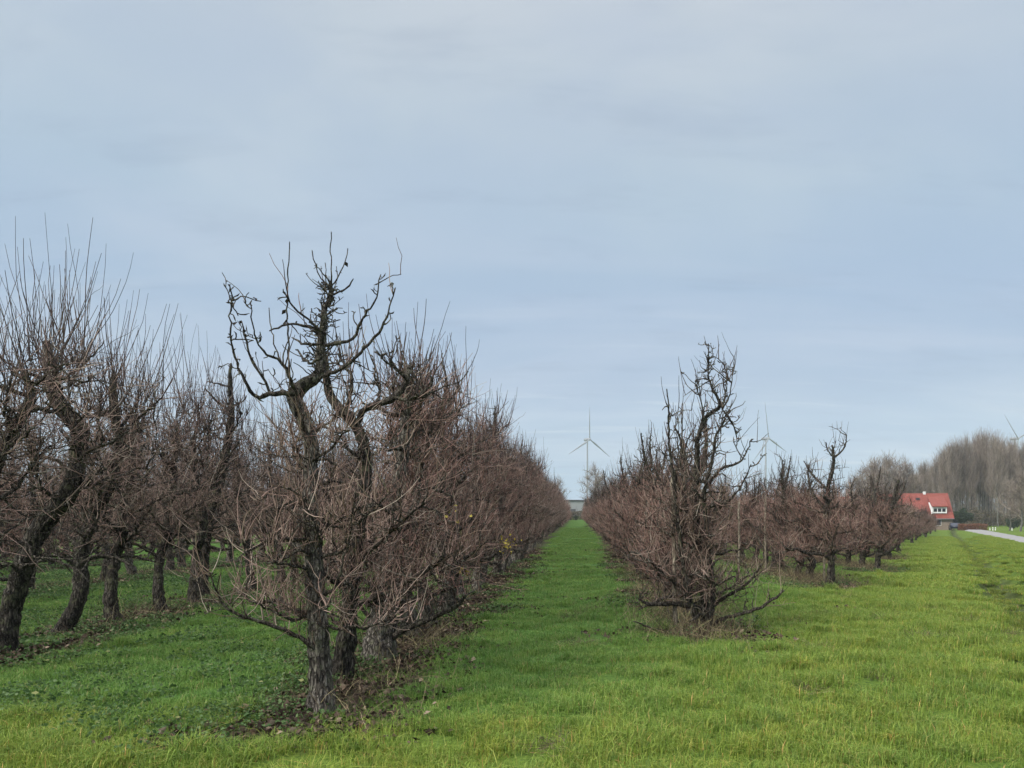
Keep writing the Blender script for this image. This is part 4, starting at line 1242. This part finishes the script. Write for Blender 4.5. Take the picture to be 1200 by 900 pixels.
def marker(px, d, h, label):
    x, y, z = gp3(px, d); e = empty('marker_post', (x, y, z - .05), label, 'post')
    bm = bmesh.new(); box(bm, -.085, .085, -.06, .06, 0, h, .015)
    for v in bm.verts:
        if v.co.z > h - .03 and v.co.y < 0: v.co.z -= .06
    bm_obj('shaft', bm, M_white, e)
    bm = bmesh.new(); box(bm, -.09, .09, -.065, .065, h * .72, h * .82); bm_obj('band', bm, M_dark, e)


marker(1160, 139, .55, 'leftmost short white post on the verge right of the red brown hedge')
marker(1163.5, 141, .68, 'middle one of three short white posts right of the red brown hedge')
marker(1166.5, 139, .66, 'rightmost of three short white posts right of the red brown hedge')
marker(1186, 143, .6, 'single short white post on the verge near the right picture edge')
for px, d, h, lab in [(667.5, 158, 2.55, 'pale gate post behind the hedge at the aisle end, left of its pair'), (675.5, 158, 2.9, 'pale gate post behind the hedge at the aisle end, right of its pair')]:
    x, y, z = gp3(px, d); bm = bmesh.new(); box(bm, -.16, .16, -.16, .16, 0, h, .03); o = bm_obj('gate_post', bm, M_grey, None); o.location = (x, y, z); tag(o, lab, 'post')


def car():
    x, y, z = gp3(1118.5, 147)
    e = empty('parked_car', (x, y, z), 'dark blue car parked between the farmhouse and the evergreen bush', 'car', None, R(70))
    m = flat('car_paint', (.012, .018, .035), .3, .05)
    prof = [(-2.1, .35), (2.1, .35), (2.15, .7), (1.9, .88), (1.0, .97), (.45, 1.42), (-1.2, 1.45), (-1.95, 1.0), (-2.15, .85)]
    bm = bmesh.new(); prism(bm, prof, -.82, .82); bmesh.ops.bevel(bm, geom=list(bm.edges), offset=.05, segments=2, affect='EDGES'); bm_obj('body', bm, m, e, True)
    for s in (-1, 1):
        bm = bmesh.new(); prism(bm, [(.75, 1.0), (.38, 1.34), (-1.1, 1.36), (-1.6, 1.02)], s * .822, s * .835); bm_obj('side_window', bm, M_glass, e)
        for wx in (-1.3, 1.3):
            bm = bmesh.new(); bmesh.ops.create_cone(bm, cap_ends=True, segments=20, radius1=.32, radius2=.32, depth=.2, matrix=Matrix.Translation((wx, s * .75, .32)) @ Matrix.Rotation(R(90), 4, 'X'))
            bm_obj('wheel', bm, M_dark, e)
    bm = bmesh.new(); prism(bm, [(1.0, .995), (.5, 1.40), (.53, 1.42), (1.03, 1.01)], -.66, .66); bm_obj('windscreen', bm, M_glass, e)


car()


def shed(px0, px1, d, ztop, zwall, label, name, wallm):
    x0, x1 = (px0 - 677) / 900 * d, (px1 - 677) / 900 * d; z = gz((x0 + x1) / 2, d)
    e = empty(name, (x0, d, z), label, 'building'); L = x1 - x0
    bm = bmesh.new(); box(bm, 0, L, 0, 8, 0, zwall - z); bm_obj('wall', bm, wallm, e)
    bm = bmesh.new(); box(bm, -.3, L + .3, -.4, 8.4, zwall - z, ztop - z, .05); bm_obj('roof', bm, M_dark, e)
    for i in range(int(L / 4.4)):
        bm = bmesh.new(); box(bm, .8 + i * 4.4, 3.4 + i * 4.4, -.05, .02, (zwall - z) * .1, (zwall - z) * .48); bm_obj('window', bm, M_dark, e)


shed(640, 712, 300, EYE + 14.3 / 900 * 300, EYE + 12.8 / 900 * 300, 'long pale low building with a dark roof edge closing the view down the aisle', 'low_building', M_grey)
shed(1150, 1168, 262, EYE + 3 / 900 * 262, EYE + 1.6 / 900 * 262, 'grey shed with dark flat roof glimpsed between the poplar trunks', 'shed', flat('shed_wall', (.16, .18, .20), .7))


# ------------------------------------------------------------------ wind turbines
M_turb = flat('turbine_paint', (.23, .245, .27), .5, .03, .2)


def turbine(px, py, d, r, theta, yaw, label):
    x = (px - 677) / 900 * d; hz = EYE + (600 - py) / 900 * d
    e = empty('wind_turbine', (x, d, 0), label, 'wind turbine', None, yaw)
    gg = np.random.default_rng(3)
    v, q, t = tube_arrays(np.array([[(0, 2.5, z) for z in np.linspace(-2, hz - 1.2, 6)]]), np.array([np.linspace(1.3, .8, 6)]), 20, [0])
    mesh_obj('tower', v, q, M_turb, e, t)
    bm = bmesh.new(); box(bm, -1.6, 1.6, -.5, 7.5, hz - 1.6, hz + 1.6, .5); bm_obj('nacelle', bm, M_turb, e, True)
    bm = bmesh.new(); bmesh.ops.create_uvsphere(bm, u_segments=16, v_segments=10, radius=1.6, matrix=Matrix.Translation((0, -1.4, hz)) @ Matrix.Diagonal((1, 1.2, 1, 1))); bm_obj('hub', bm, M_turb, e, True)
    for k in range(3):
        a = R(theta + 120 * k)
        bm = bmesh.new(); st = np.linspace(0, 1, 12); rings = []
        for s in st:
            ch = np.interp(s, [0, .06, .22, 1], [1.1, 1.2, 2.3, .4]); th = np.interp(s, [0, .06, .22, 1], [1.5, 1.4, .8, .08]); tw = R(np.interp(s, [0, .2, 1], [25, 18, 0]))
            ring = []
            for j in range(10):
                f = j / 10 * 6.283; cx, cy = math.cos(f) * ch / 2 - ch * .12, math.sin(f) * th / 2
                ring.append(bm.verts.new((cx * math.cos(tw) - cy * math.sin(tw), -1.6 + cx * math.sin(tw) + cy * math.cos(tw), .8 + s * (r - .8))))
            rings.append(ring)
        for A, B in zip(rings, rings[1:]):
            for j in range(10): bm.faces.new((A[j], A[(j + 1) % 10], B[(j + 1) % 10], B[j]))
        bm.faces.new(rings[-1]); bm.faces.new(rings[0][::-1])
        bmesh.ops.rotate(bm, cent=(0, 0, 0), matrix=Matrix.Rotation(a, 3, 'Y'), verts=bm.verts)
        bmesh.ops.translate(bm, vec=(0, 0, hz), verts=bm.verts)
        bm_obj('blade', bm, M_turb, e, True)


turbine(690, 515, 900, 38, 0, R(42), 'wind turbine rising above the far end of the grass aisle')
turbine(899.5, 514, 900, 43, -11, R(44), 'wind turbine in the sky right of the crooked spurred leader')
turbine(1191.5, 514, 900, 40, -49, R(33), 'wind turbine half hidden by the poplars at the right picture edge')

for o in list(COL.objects):
    if o.type == 'EMPTY' and not o.children: bpy.data.objects.remove(o)

# ------------------------------------------------------------------ damp winter air
bm = bmesh.new(); box(bm, -900, 900, -30, 1150, -4.2, 145)
M_haze = bpy.data.materials.new('haze_air'); M_haze.use_nodes = True
ht = M_haze.node_tree; ht.nodes.remove(ht.nodes['Principled BSDF'])
pv = ht.nodes.new('ShaderNodeVolumePrincipled'); pv.inputs['Color'].default_value = (.88, .93, 1, 1); pv.inputs['Density'].default_value = .00026
ht.links.new(pv.outputs[0], ht.nodes['Material Output'].inputs['Volume'])
tag(bm_obj('haze', bm, M_haze), kind='stuff')
SC.cycles.volume_bounces = 1
